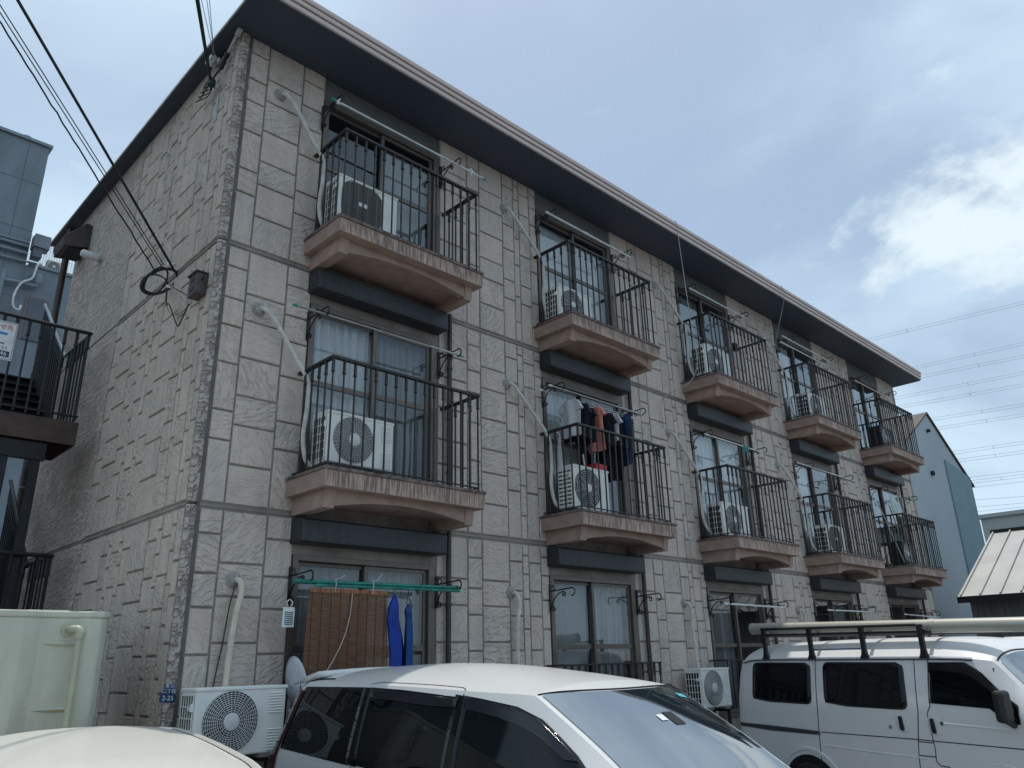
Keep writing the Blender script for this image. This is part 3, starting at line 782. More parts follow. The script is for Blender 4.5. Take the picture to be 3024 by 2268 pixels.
# ---------------------------------------------------------------- air conditioner outdoor units
def make_ac(kind, name='ac_outdoor_unit', w=.79, h=.55, d=.28, casing='ac', dark=False):
    """origin bottom centre, front faces -y, condenser side on -x"""
    root = empty(name)
    cm = M_['box'] if dark else M_[casing]
    body = MB().box(-w / 2, w / 2, -d / 2, d / 2, .03, h).build('casing', cm, root, bevel=.014)
    MB().box(-w / 2 - .008, w / 2 + .008, -d / 2 - .008, d / 2 + .006, h - .022, h + .006).build('top_cover', cm, root, bevel=.006)
    for x in (-w * .3, w * .3): MB().box(x - .06, x + .06, -d / 2 - .02, d / 2 + .02, 0, .03).build('foot', M_['ac_grey'], root)
    yf = -d / 2
    cx, cz, r = -w * .115, .03 + (h - .03) * .5, (h - .03) * .455
    if kind == 'mesh':
        pts = []
        for i in range(48):
            a = 2 * math.pi * i / 48; c_, s_ = math.cos(a), math.sin(a); e = .55
            pts.append((cx + r * math.copysign(abs(c_) ** e, c_), cz + r * math.copysign(abs(s_) ** e, s_)))
        MB().prism(pts, 1, yf - .004, yf + .02).build('fan_opening', M_['ac_dark'], root)
        gm = MB()
        for i in range(25):
            z = cz - r * .96 + r * 1.92 * i / 24
            e = abs((z - cz) / r); hw = r * max(0, 1 - e ** 3.6) ** (1 / 3.6)
            gm.box(cx - hw, cx + hw, yf - .012, yf - .004, z - .0042, z + .0042)
        for i in range(9):
            x = cx - r * .92 + r * 1.84 * i / 8
            e = abs((x - cx) / r); hz_ = r * max(0, 1 - e ** 3.6) ** (1 / 3.6)
            gm.box(x - .004, x + .004, yf - .016, yf - .011, cz - hz_, cz + hz_)
        gm.build('fan_grille', M_['ac_grey'], root)
        MB().box(cx - .055, cx + .055, yf - .022, yf - .015, cz - .025, cz + .025).build('badge', cm, root, bevel=.008)
    else:
        MB().lathe([(r, yf - .004), (r, yf + .02)], 48, (cx, 0, cz), 1).build('fan_opening', M_['ac_dark'], root)
        gm = MB()
        gmat = M_['ac_grille']
        nr = 11 if kind == 'radial' else 8
        hub = r * (.28 if kind == 'radial' else .2)
        for i in range(nr):
            rr = hub + (r * .985 - hub) * i / (nr - 1)
            gm.tube([(cx + rr * math.cos(2 * math.pi * j / 40), yf - .012 - .012 * (1 - rr / r), cz + rr * math.sin(2 * math.pi * j / 40)) for j in range(40)], .0028 if kind == 'radial' else .0038, 4, closed=True)
        ns = 40 if kind == 'radial' else 12
        for i in range(ns):
            a = 2 * math.pi * (i + .5) / ns
            r0 = hub if kind != 'radial' or i % 2 == 0 else r * .5
            gm.tube([(cx + r0 * math.cos(a), yf - .020, cz + r0 * math.sin(a)), (cx + r * math.cos(a), yf - .010, cz + r * math.sin(a))], .0026 if kind == 'radial' else .003, 4)
        gm.build('fan_grille', gmat, root)
        MB().lathe([(hub * 1.02, yf - .016), (hub * .98, yf - .027), (hub * .7, yf - .031)], 24, (cx, 0, cz), 1).build('hub', M_['ac_grille'] if kind == 'radial' else M_['ac'], root, smooth=30)
        if kind == 'radial':
            for z0 in (.62, .10):
                lm = MB()
                for i in range(8): lm.tube([(w * .30, yf - .001, h * z0 + i * .022), (w * .465, yf - .001, h * z0 + i * .022)], .0065, 5)
                lm.build('louvre_ribs', cm, root, smooth=True)
    # condenser side grille on the left
    sg = MB().box(-w / 2 - .003, -w / 2 + .02, -d / 2 + .035, d / 2 - .02, .07, h - .05).build('side_opening', M_['ac_dark'], root)
    bars = MB()
    nv, nh = (5, 5) if kind != 'blocks' else (3, 9)
    for i in range(nv + 1):
        y = -d / 2 + .035 + (d - .055) * i / nv
        bars.box(-w / 2 - .012, -w / 2 - .004, y - .003, y + .003, .07, h - .05)
    for i in range(nh + 1):
        z = .07 + (h - .12) * i / nh
        t = .004 if kind != 'blocks' else .016
        bars.box(-w / 2 - .014, -w / 2 - .005, -d / 2 + .03, d / 2 - .015, z - t, z + t)
    bars.build('side_grille', cm, root)
    MB().prism([(-d / 2 + .02, h - .17), (-d / 2 + .10, h - .15), (-d / 2 + .02, h - .11)], 0, -w / 2 - .03, -w / 2 - .005).build('wire_clip', cm, root)
    return root
AC = {}
def place_ac(kind, loc, label, rz=0, **kw):
    key = (kind, tuple(sorted(kw.items())))
    if key not in AC:
        AC[key] = make_ac(kind, **kw); r = AC[key]
    else: r = copy_tree(AC[key])
    r.location = loc; r.rotation_euler = (0, 0, rz)
    return tag(r, label, 'air conditioner', 'outdoor units of the flats')
ZB = {1: 3.555, 2: 6.25}
place_ac('radial', (1.40, -.31, ZB[1] + .085), 'white outdoor unit with round wire fan guard, middle floor, leftmost balcony')
place_ac('mesh', (1.365, -.31, ZB[2] + .07), 'white outdoor unit with squarish dark mesh grille and pale badge, top left balcony', w=.78, h=.62)
place_ac('rings', (4.90, -.30, ZB[2] + .0), 'white outdoor unit with ringed fan, top floor, second balcony', w=.70, h=.53)
place_ac('rings', (8.66, -.30, ZB[2] + .05), 'white outdoor unit with grey ringed fan, top floor, middle balcony', w=.80, h=.58)
place_ac('rings', (12.45, -.30, ZB[2] + .04), 'white outdoor unit with dark side grille, top floor, fourth balcony', w=.74, h=.56)
place_ac('blocks', (5.02, -.30, ZB[1] + .04), 'white outdoor unit under the hanging laundry, blocky side slots', w=.72, h=.60, casing='ac')
place_ac('rings', (8.64, -.30, ZB[1] + .01), 'white outdoor unit with ringed fan, middle floor, middle balcony', w=.80, h=.555)
place_ac('mesh', (12.36, -.30, ZB[1] + .02), 'white outdoor unit with slotted side, middle floor, fourth balcony', w=.72, h=.55)
place_ac('rings', (16.05, -.30, ZB[2] + .0), 'dark outdoor unit on the top floor rightmost balcony', w=.74, h=.56, dark=True)
place_ac('rings', (16.02, -.30, ZB[1] + .0), 'dark outdoor unit on the middle floor rightmost balcony', w=.72, h=.54, dark=True)
a1 = place_ac('radial', (.385, -.265, 1.09), 'large white outdoor unit on a stand beside the building corner')
a2 = place_ac('radial', (7.60, -.26, 1.07), 'white outdoor unit on a stand between the white minivan and van', w=.73, h=.55)
for x, zt, l in ((.385, 1.09, 'black metal stand under the outdoor unit at the building corner'), (7.60, 1.07, 'black metal stand under the outdoor unit left of the van')):
    st = MB()
    for sx in (-.27, .27):
        for y in (-.39, -.14): st.box(x + sx - .018, x + sx + .018, y - .018, y + .018, 0, zt)
        st.box(x + sx - .02, x + sx + .02, -.42, -.1, zt - .04, zt - .002)
    st.box(x - .27, x + .27, -.40, -.38, .35, .38)
    tag(st.build('stand', M_['trim']), l, 'stand')

# ---------------------------------------------------------------- wrapped refrigerant pipes and their wall holes
def pipe(pts, label, r=.024, m='tape', black=None):
    o = MB().tube(smooth_path(pts, 6), r, 8).build('wrapped_pipe', M_[m], None, smooth=True)
    h = Vector(pts[0])
    pc = MB().lathe([(.062, -.002), (.064, -.018), (.045, -.035), (.02, -.042)], 12, (h.x, 0, h.z), 1).build('hole_putty', M_['putty'], o, smooth=True)
    MB().lathe([(.072, -.001), (.076, -.008), (.064, -.012)], 16, (h.x, 0, h.z), 1).build('wall_sleeve', M_['conduit'], o, smooth=True)
    if black: MB().tube(smooth_path(black, 5), .006, 5).build('control_wire', M_['cable'], o)
    return tag(o, label, 'pipe', 'wrapped air conditioner pipes')
def balcony_pipe(k, f, dx, label, hz_, loop=0.0):
    X = S * k; zb = ZB[f]
    x0 = .395 + X + dx
    pts = [(x0, .0, hz_), (x0 + .03, -.075, hz_ - .015), (x0 + .16, -.10, hz_ - .15), (.80 + X, -.10, zb + 1.22), (.925 + X, -.13, zb + 1.02), (.935 + X - loop * .3, -.14, zb + .72), (.91 + X - loop, -.15, zb + .40), (.945 + X - loop * .6, -.17, zb + .17), (1.03 + X, -.20, zb + .09), (1.12 + X, -.22, zb + .075)]
    pipe(pts, label)
balcony_pipe(0, 1, 0, 'pale wrapped pipe slanting from wall hole to middle floor leftmost balcony', 5.255)
balcony_pipe(0, 2, .01, 'pale wrapped pipe curving from wall hole to top left balcony', 7.955)
balcony_pipe(1, 1, -.115, 'wrapped pipe slanting down left of the laundry balcony', 5.255)
balcony_pipe(1, 2, -.11, 'wrapped pipe slanting to the second balcony of the top floor', 7.935)
balcony_pipe(2, 1, -.115, 'wrapped pipe drooping in a loop beside the middle floor middle balcony', 5.245, .07)
balcony_pipe(2, 2, -.115, 'wrapped pipe slanting to the middle balcony of the top floor', 7.925)
balcony_pipe(3, 1, -.11, 'wrapped pipe slanting to the fourth balcony of the middle floor', 5.25)
balcony_pipe(3, 2, -.115, 'wrapped pipe slanting to the fourth balcony of the top floor', 7.92)
pipe([(.395, 0, 2.55), (.425, -.075, 2.53), (.435, -.095, 2.42), (.41, -.09, 2.28), (.385, -.085, 2.0), (.37, -.085, 1.64), (.36, -.1, 1.3)], 'cream wrapped pipe down the wall to the large unit at the corner', .027, 'tape_cream',
     black=[(.39, -.05, 2.50), (.355, -.05, 2.3), (.335, -.03, 2.0), (.30, -.03, 1.75), (.28, -.04, 1.6)])
pipe([(3.906, 0, 2.57), (3.935, -.075, 2.55), (3.955, -.095, 2.42), (3.925, -.09, 2.22), (3.915, -.085, 1.9), (3.915, -.085, 1.0)], 'grey wrapped pipe running straight down the pier behind the minivan roof')
pipe([(7.552, 0, 2.557), (7.58, -.075, 2.54), (7.60, -.09, 2.42), (7.60, -.09, 2.1), (7.64, -.085, 1.62), (7.66, -.09, 1.4)], 'grey wrapped pipe down the wall to the unit left of the van')
pipe([(11.19, 0, 2.54), (11.22, -.075, 2.52), (11.25, -.09, 2.40), (11.25, -.09, 1.9), (11.27, -.085, 1.2)], 'grey wrapped pipe on the pier above the van roof rack')

# ---------------------------------------------------------------- laundry poles
def pole(a, b, label, r=.0125, m='steel', capm='white_plastic', extra=None):
    a, b = Vector(a), Vector(b)
    o = MB().tube([a, b], r, 8).build('laundry_pole', M_[m], None, smooth=True)
    d = (b - a).normalized()
    for p, q in ((a, -d), (b, d)):
        MB().tube([p - q * .02, p + q * .035], r * 1.45, 8, r2=r * .8).build('end_cap', M_[capm], o, smooth=True)
    if extra:
        c = a.lerp(b, extra)
        MB().tube([c - d * .04, c + d * .04], r * 1.4, 8).build('joint_sleeve', M_['white_plastic'], o, smooth=True)
    return tag(o, label, 'laundry pole', 'laundry poles')
YP = -.375
pole((.60, YP, 5.237), (2.80, YP, 5.252), 'plain steel laundry pole, middle floor, leftmost column', capm='teal_cap')
pole((.885, YP, 7.935), (3.215, YP, 7.93), 'white laundry pole with green tips, top floor, leftmost column', m='white_plastic', capm='teal_cap')
pole((4.45, YP, 7.925), (6.36, YP, 7.905), 'white laundry pole with a thick middle sleeve, top floor, second column', m='white_plastic', extra=.45, r=.015)
pole((8.12, YP, 7.91), (9.99, YP, 7.895), 'white laundry pole, top floor, middle column', m='white_plastic')
pole((11.48, YP, 7.935), (13.60, YP, 7.915), 'upper of two laundry poles, top floor, fourth column', m='white_plastic')
pole((11.30, -.40, 7.75), (13.42, -.40, 7.74), 'lower of two laundry poles, top floor, fourth column', m='white_plastic')
pole((14.9, YP, 7.765), (17.06, YP, 7.76), 'laundry pole, top floor, rightmost column')
pole((4.36, YP, 5.235), (6.41, YP, 5.225), 'empty steel pole just above the hanging laundry')
pole((4.25, -.30, 5.165), (6.20, -.30, 5.17), 'steel pole carrying the hanging laundry')
pole((8.10, YP, 5.235), (9.98, YP, 5.225), 'white pole with a knotted green string, middle floor, middle column', m='white_plastic')
pole((11.28, YP, 5.245), (13.88, YP, 5.23), 'long white pole, middle floor, fourth column', m='white_plastic')
pole((8.13, YP, 2.54), (10.02, YP, 2.53), 'pale laundry pole, ground floor, middle column', m='white_plastic', r=.016)
pole((11.64, YP, 2.53), (13.61, YP, 2.54), 'pale laundry pole, ground floor, fourth column', m='white_plastic', r=.014)
pole((15.3, YP, 2.53), (17.3, YP, 2.50), 'pale laundry pole, ground floor, rightmost column', m='white_plastic')
pole((.82, -.385, 2.525), (2.74, -.385, 2.545), 'thick green pole carrying the bamboo screen and blue clothes', r=.021, m='green', capm='green')
pole((1.02, -.425, 2.495), (2.70, -.425, 2.51), 'thin second green pole in front of the thick green one', r=.013, m='green', capm='green')
kn = MB()
for i in range(9): kn.tube(smooth_path([(9.33, YP, 5.23), (9.33 + rnd.uniform(-.08, .08), YP - .03, 5.2 + rnd.uniform(-.02, .06)), (9.33 + rnd.uniform(-.1, .1), YP - .02, 5.12 + rnd.uniform(-.06, .05))], 3), .006, 4)
tag(kn.build('string_knot', M_['teal_cap']), 'knotted pale green string tied on a middle floor pole', 'string')
kn = MB()
kn.tube([(2.975, YP, 7.985), (2.985, YP - .02, 7.93), (2.95, YP - .03, 7.87), (2.96, YP, 7.85)], .012, 5); kn.tube([(2.93, YP, 7.94), (3.01, YP - .02, 7.94)], .014, 5)
tag(kn.build('pole_clip', M_['white_plastic']), 'white clip near the right tip of the green tipped pole', 'clip')
kn = MB().tube([(.93, YP, 7.90), (.935, YP - .02, 7.95), (.96, YP, 7.98)], .014, 5)
kn.tube([(.92, YP, 7.93), (.975, YP - .01, 7.92)], .016, 5)
tag(kn.build('pole_tie', M_['white_plastic']), 'white ribbon tie near the left tip of the green tipped pole', 'tie')

# ---------------------------------------------------------------- hanging laundry, second column, middle floor
def hanger(x, y, z, m='white_plastic'):
    mb = MB()
    mb.tube([(x, y + .02 * math.cos(R(a)), z + .012 + .022 * math.sin(R(a))) for a in range(-60, 200, 20)] + [(x, y, z - .03), (x, y, z - .055)], .0035, 4)
    mb.tube([(x, y - .19, z - .115), (x, y, z - .055), (x, y + .19, z - .115)], .005, 4)
    return mb
def cloth(rows, x, y, m, name, label, cat, thick=.035, group=None, twist=0.0, stripe=None, hang=None, sleeve=0.0):
    """rows: (z, half width left, half width right); hangs in a plane across the pole"""
    mb = MB(); nz, nu = len(rows) - 1, 10
    ph = rnd.random() * 6
    def pt(u, v, side):
        i = min(int(v * nz), nz - 1); t = v * nz - i
        z = rows[i][0] * (1 - t) + rows[i + 1][0] * t
        a = rows[i][1] * (1 - t) + rows[i + 1][1] * t; b = rows[i][2] * (1 - t) + rows[i + 1][2] * t
        yy = -a + (a + b) * u
        e = math.sin(math.pi * u) ** .5
        xx = side * min(thick, .55 * (a + b)) * .5 * e + (.010 + .02 * v) * math.sin(u * 9 + v * 2.2 + ph) * e + .012 * v * math.sin(u * 17 + ph * 2) * e
        yy, xx = yy * math.cos(twist) - xx * math.sin(twist), yy * math.sin(twist) + xx * math.cos(twist)
        return (x + xx, y + yy, z)
    for s in (-1, 1): mb.grid(lambda u, v: pt(u, v, s), nu, nz * 4)
    mb2 = bpy.data.meshes.new(name)
    if sleeve:
        z0, a0 = rows[1][0], rows[1][1]
        for sg in (-1, 1):
            w0 = rows[1][1 if sg < 0 else 2]
            mb.add([(x - .02, y + sg * (w0 - .03), z0 + .01), (x - .02, y + sg * (w0 + sleeve * .35), z0 - sleeve * .9), (x - .015, y + sg * (w0 - .06), z0 - sleeve * 1.05), (x + .025, y + sg * (w0 - .03), z0 + .01), (x + .025, y + sg * (w0 + sleeve * .35), z0 - sleeve * .9), (x + .02, y + sg * (w0 - .06), z0 - sleeve * 1.05)],
                   [(0, 1, 2), (5, 4, 3), (0, 3, 4, 1), (1, 4, 5, 2), (2, 5, 3, 0)])
    o = mb.build(name, m, None, smooth=70)
    if hang: hanger(x, y, hang).build('hanger', M_['white_plastic'], o)
    return tag(o, label, cat, group)
M_['stripes'] = mat('striped_cloth', (.40, .41, .43), .9)
_nt = M_['stripes'].node_tree; _b = _nt.nodes['Principled BSDF']
_w = _nt.nodes.new('ShaderNodeTexWave'); _w.bands_direction = 'Z'; _w.inputs['Scale'].default_value = 13; _w.inputs['Distortion'].default_value = .6
_tc = _nt.nodes.new('ShaderNodeTexCoord'); _nt.links.new(_tc.outputs['Object'], _w.inputs['Vector'])
_nt.links.new(ramp2(_nt, _w.outputs['Fac'], .45, .6, (.74, .75, .77), (.34, .35, .38)), _b.inputs['Base Color'])
TS = lambda z, w: [(z - .055, .07, .07), (z - .10, w * .92, w * .92), (z - .2, w, w), (z - .4, w * .93, w * .93), (z - .58, w * .95, w * .95)]
zp = 5.165; yp = -.30; G_ = 'clothes drying on the laundry balcony'
cloth(TS(zp, .25), 4.93, yp, M_['black_cloth'], 'shirt', 'black shirt hanging leftmost behind the striped one', 'shirt', group=G_, hang=zp, sleeve=.16)
cloth(TS(zp + .03, .19), 4.80, yp - .02, M_['stripes'], 'shirt', 'grey and white striped shirt on the laundry pole', 'shirt', group=G_, hang=zp, sleeve=.13)
cloth(TS(zp - .02, .20), 5.12, yp + .01, M_['black_cloth'], 'shirt', 'black shirt hanging between the striped and pink ones', 'shirt', group=G_, hang=zp, sleeve=.12)
cloth([(zp - .04, .05, .05), (zp - .07, .16, .13), (zp - .25, .15, .13), (zp - .45, .16, .13), (zp - .68, .18, .13)], 5.29, yp - .03, M_['pink_cloth'], 'shirt', 'salmon pink T-shirt on the laundry pole', 'shirt', group=G_, hang=zp, sleeve=.12)
cloth([(zp - .3, .08, .12), (zp - .5, .10, .14), (zp - .62, .10, .12)], 5.34, yp, M_['white_cloth'], 'towel', 'white towel corner showing beside the pink T-shirt', 'towel', group=G_)
cloth(TS(zp - .04, .26), 5.45, yp, M_['black_cloth'], 'shirt', 'wide black shirt right of the pink T-shirt', 'shirt', group=G_, hang=zp, sleeve=.16)
cloth([(zp - .05, .05, .05), (zp - .09, .16, .16), (zp - .3, .15, .15), (zp - .48, .15, .15)], 5.66, yp - .02, M_['white_cloth'], 'shirt', 'white T-shirt between black garments', 'shirt', group=G_, hang=zp, sleeve=.15)
cloth([(zp - .06, .17, .17), (zp - .35, .18, .18), (zp - .75, .15, .17), (zp - 1.02, .13, .15)], 5.74, yp, M_['black_cloth'], 'trousers', 'long black trousers hanging right of the white T-shirt', 'trousers', group=G_, hang=zp)
cloth([(zp - .03, .17, .17), (zp - .12, .18, .18), (zp - .4, .16, .16), (zp - .78, .13, .15)], 5.93, yp - .02, M_['denim'], 'jeans', 'dark blue jeans, rightmost garment on the pole', 'jeans', group=G_, hang=zp)
cloth([(zp - .45, .10, .10), (zp - .7, .13, .13), (zp - .86, .12, .12)], 5.52, yp + .05, M_['black_cloth'], 'shorts', 'black shorts hanging low behind the balusters', 'shorts', group=G_)
tag(MB().box(5.18, 5.42, -.40, -.24, 4.195, 4.30).build('red_box', M_['red'], bevel=.008), 'red plastic box lying on the outdoor unit below the laundry', 'box')
o = empty('brush', 'orange brush standing on the outdoor unit beside the red box', 'brush', (5.06, -.30, 4.195))
MB().lathe([(.05, 0), (.055, .02), (.03, .06), (.012, .07)], 10).build('brush_head', M_['yellow'], o, smooth=True)
MB().tube([(0, 0, .06), (-.02, 0, .22)], .011, 6).build('handle', M_['white_plastic'], o)
hk = MB().tube([(4.70 + .035 * math.cos(R(a)), -.16, 4.66 + .035 * math.sin(R(a))) for a in range(-30, 220, 25)] + [(4.665, -.16, 4.6)], .008, 5)
tag(hk.build('rail_hook', M_['white_plastic']), 'white plastic hook over the laundry balcony rail', 'hook')
cl = MB().grid(lambda u, v: (4.70 + .03 * math.sin(v * 5 + u * 4) * v + .02 * v, -.21 + .12 * u * (.4 + v * .6), 4.62 - .85 * v), 6, 12)
oc = cl.build('white_sheet', M_['white_cloth'], smooth=True); sm = oc.modifiers.new('solid', 'SOLIDIFY'); sm.thickness = .004
tag(oc, 'narrow white cloth hanging at the left end of the laundry balcony', 'cloth')

# ---------------------------------------------------------------- ground floor, leftmost column: bamboo screen, blue clothes, tag
scr = empty('bamboo_screen', 'brown bamboo screen hanging from the green pole', 'screen', (1.36, -.43, 2.47))
sm_ = MB()
for i in range(150):
    z = -.045 - i * .0086
    sm_.box(-.435 - .0003 * i + rnd.uniform(-.003, .003), .425 + .0004 * i + rnd.uniform(-.003, .003), -.003, .003, z - .0036, z + .0036)
sm_.build('slats', M_['bamboo'], scr, kind='stuff')
for i in range(8):
    x = -.43 + i * .1085
    MB().box(x, x + .104, -.008, .008, -.04, 0).build('top_slat', M_['bamboo_top'], scr, bevel=.003)
for i in range(9):
    x = -.40 + i * .10
    MB().box(x - .002, x + .002, -.006, .005, -1.33, -.03).build('thread', M_['letter_dark'], scr)
cd = MB().tube(smooth_path([(.02, -.015, -.04), (-.01, -.03, -.25), (-.08, -.05, -.45), (-.20, -.06, -.66), (-.33, -.06, -.83)], 6), .0045, 5)
cd.build('pull_cord', M_['cord'], scr)
for x in (-.17, .25):
    MB().tube(smooth_path([(x, -.01, -.03), (x, -.03, .04), (x + .01, .0, .085), (x + .045, -.02, .10), (x + .09, -.03, .16 if x > 0 else .125)], 4), .006, 4).build('tie', M_['cord_white'], scr)
cloth([(2.44, .005, .005), (2.40, .03, .035), (2.30, .10, .07), (2.2, .12, .10), (2.08, .09, .16), (1.9, .05, .22), (1.75, .06, .24), (1.4, .1, .26)], 1.88, -.43, M_['blue_cloth'], 'blue_garment', 'bright blue garment draped to a point from the green pole', 'garment', thick=.08, twist=1.1)
cloth([(2.36, .012, .012), (2.29, .08, .03), (2.22, .05, .04), (2.1, .045, .06), (1.9, .045, .085), (1.7, .06, .12), (1.4, .07, .13)], 2.06, -.43, M_['blue_cloth2'], 'blue_garment', 'narrow duller blue garment right of the bright blue one', 'garment', thick=.06, twist=1.0)
hg = MB().tube([(1.90, -.40, 2.60), (1.905, -.40, 2.50), (1.90, -.41, 2.43)], .004, 4)
tag(hg.build('hanger', M_['teal_cap']), 'teal hanger above the bright blue garment', 'hanger')
hg = MB().tube(smooth_path([(2.07, -.40, 2.48), (2.055, -.41, 2.42), (2.04, -.42, 2.36), (2.08, -.42, 2.31), (2.10, -.43, 2.34), (2.07, -.41, 2.42)], 4), .005, 4)
tag(hg.build('hanger', M_['cable']), 'dark hanger above the narrow blue garment', 'hanger')
tg = empty('insect_tag', 'white tag with a column of teal chevrons hanging on the bracket', 'tag', (.795, -.32, 2.30))
MB().box(-.058, .058, -.006, .006, -.175, 0).build('card', M_['white_plastic'], tg, bevel=.004)
MB().tube([(.028 * math.cos(R(a)) + .003, 0, .035 + .03 * math.sin(R(a))) for a in range(-70, 260, 24)], .0055, 5).build('ring', M_['white_plastic'], tg)
for i in range(7):
    z = -.045 - i * .0172
    MB().add([(-.042, -.0075, z + .008), (0, -.0075, z - .001), (.042, -.0075, z + .008), (.042, -.0075, z - .002), (0, -.0075, z - .011), (-.042, -.0075, z - .002)], [(0, 1, 4, 5), (1, 2, 3, 4)]).build('chevron', M_['chevron'], tg)
# satellite dish leaning by the window, seen nearly edge on
ds = empty('satellite_dish', 'white satellite dish seen almost edge on behind the minivan', 'dish', (.93, -.30, 1.64))
dm = MB()
dm.grid(lambda u, v: (.2 * v * math.cos(u * 6.2832), -.045 * (1 - v * v), .245 * v * math.sin(u * 6.2832)), 32, 6)
dd = dm.build('reflector', M_['dish'], ds, smooth=True); sm = dd.modifiers.new('solid', 'SOLIDIFY'); sm.thickness = .006
dd.rotation_euler = (R(10), R(-6), R(-93))
MB().tube([(0, .02, -.05), (0, .10, -.12), (0, .12, -.6), (0, .12, -1.6)], .02, 8).build('mast', M_['conduit'], ds)
MB().tube([(0, 0, -.2), (-.14, -.16, -.2)], .009, 6).build('feed_arm', M_['conduit'], ds)

# plastic film, bags and umbrella-like things on the two rightmost balconies
fm = MB().grid(lambda u, v: (15.55 + .5 * u + .04 * math.sin(9 * u), -.42 - .10 * v * math.sin(3 * u), 5.18 - .55 * v * (.5 + .5 * math.sin(2.6 * u + .5))), 12, 8)
of = fm.build('plastic_film', M_['film'], smooth=True); sm = of.modifiers.new('solid', 'SOLIDIFY'); sm.thickness = .003
tag(of, 'translucent plastic film hanging on the middle floor rightmost balcony', 'film')
for i, (dx, lab) in enumerate(((0, 'thin pole leaning left on the middle floor rightmost balcony'), (.35, 'thin pole leaning right on the middle floor rightmost balcony'))):
    tag(MB().tube([(15.5 + dx, -.5, 3.58), (15.35 + dx * 1.9, -.2, 5.0)], .013, 6).build('leaning_pole', M_['conduit']), lab, 'pole')
tag(MB().tube(smooth_path([(15.9, -.45, 5.02), (15.88, -.46, 5.1), (15.96, -.48, 5.14), (16.04, -.5, 5.08), (16.02, -.5, 4.9), (16.0, -.45, 4.5)], 5), .022, 7).build('bent_hose', M_['conduit'], smooth=True), 'bent grey hose rising above the middle floor rightmost balcony rail', 'hose')
hk = empty('peg_hanger', 'round peg hanger of thin rods, middle floor rightmost balcony', 'hanger', (16.55, -.42, 5.18))
MB().tube([(.2 * math.cos(R(a)), .14 * math.sin(R(a)), 0) for a in range(0, 360, 20)], .006, 4, closed=True).build('ring', M_['conduit'], hk)
for a in range(0, 360, 60): MB().tube([(0, 0, .12), (.2 * math.cos(R(a)), .14 * math.sin(R(a)), 0)], .003, 4).build('rod', M_['conduit'], hk)
tag(MB().box(8.93, 9.03, -.655, -.60, 6.87, 7.02).build('dark_pouch', M_['black_cloth'], bevel=.01), 'dark pouch hanging inside the top floor middle balcony rail', 'pouch')

# cords from the eaves
o = MB().tube(smooth_path([(7.27, -.75, 8.78), (7.31, -.74, 8.6), (7.36, -.735, 7.9), (7.42, -.74, 6.9), (7.46, -.76, 6.3), (7.44, -.6, 5.95), (7.36, -.1, 5.75), (7.42, -.02, 5.3)], 6), .0065, 5).build('aerial_cord', M_['cord_white'])
tag(o, 'thin white cord drooping from the eaves past the top floor middle balcony', 'cord')
o = MB().tube(smooth_path([(10.95, -.75, 8.78), (11.0, -.735, 8.5), (11.02, -.4, 7.6), (11.05, -.05, 6.4), (11.12, -.03, 5.6), (11.14, -.03, 5.3)], 6), .006, 5).build('aerial_cord', M_['wire_grey'])
tag(o, 'thin dark cord hanging from the eaves before the fourth column', 'cord')

# ---------------------------------------------------------------- things on the end wall
bx = empty('junction_box', 'brown metal junction box on the end wall near the corner', 'box', (XE, .24, 5.31))
MB().box(-.11, 0, -.10, .10, 0, .23).build('housing', M_['meter'], bx, bevel=.006)
MB().box(-.13, .0, -.115, .115, .23, .242).build('lid', M_['meter'], bx, bevel=.003)
for z in (.165, .07): MB().box(-.115, -.11, -.04, .04, z - .022, z + .015).build('label_plate', M_['rail'], bx)
MB().tube([(-.06, -.10, .15), (-.06, -.15, .17)], .009, 6).build('latch', M_['trim'], bx)
lm = empty('wall_lamp', 'white cylindrical wall lamp below the eaves at the far end of the end wall', 'lamp', (XE, 4.09, 7.33))
MB().lathe([(.062, 0), (.062, -.04), (.05, -.05)], 14, (0, 0, 0), 0).build('mount', M_['conduit'], lm, smooth=True)
MB().lathe([(.05, -.05), (.058, -.07), (.06, -.24), (.04, -.27)], 14, (0, 0, 0), 0).build('shade', M_['white_plastic'], lm, smooth=True)
vh = empty('wall_hood', 'dark brown sheet metal hood high on the end wall by the downpipe', 'vent hood', (XE, 5.12, 7.86))
MB().prism([(0, .35), (0, -.03), (-.33, -.10), (-.36, .04), (-.08, .36)], 1, -.27, .27).build('hood', M_['meter'], vh, bevel=.004)
MB().box(-.33, -.03, -.22, .22, -.085, -.075).build('opening', M_['trim'], vh)
rp = MB().tube([(-.19, 5.80, 8.55), (-.19, 5.80, 8.35), (-.17, 5.80, .05)], .05, 10)
rp = rp.build('rainwater_pipe', M_['downpipe'], smooth=True); tag(rp, 'brown rainwater pipe at the far corner of the end wall', 'pipe')
for z in (2.2, 4.3, 6.6):
    MB().box(-.23, -.10, 5.74, 5.78, z - .015, z + .015).build('pipe_clip', M_['conduit'], rp)
for z in (3.05, 5.75):
    MB().box(.0, 18.4, 5.56, 6.5, z, z + .14).build('corridor_slab', M_['balcony'], bld)
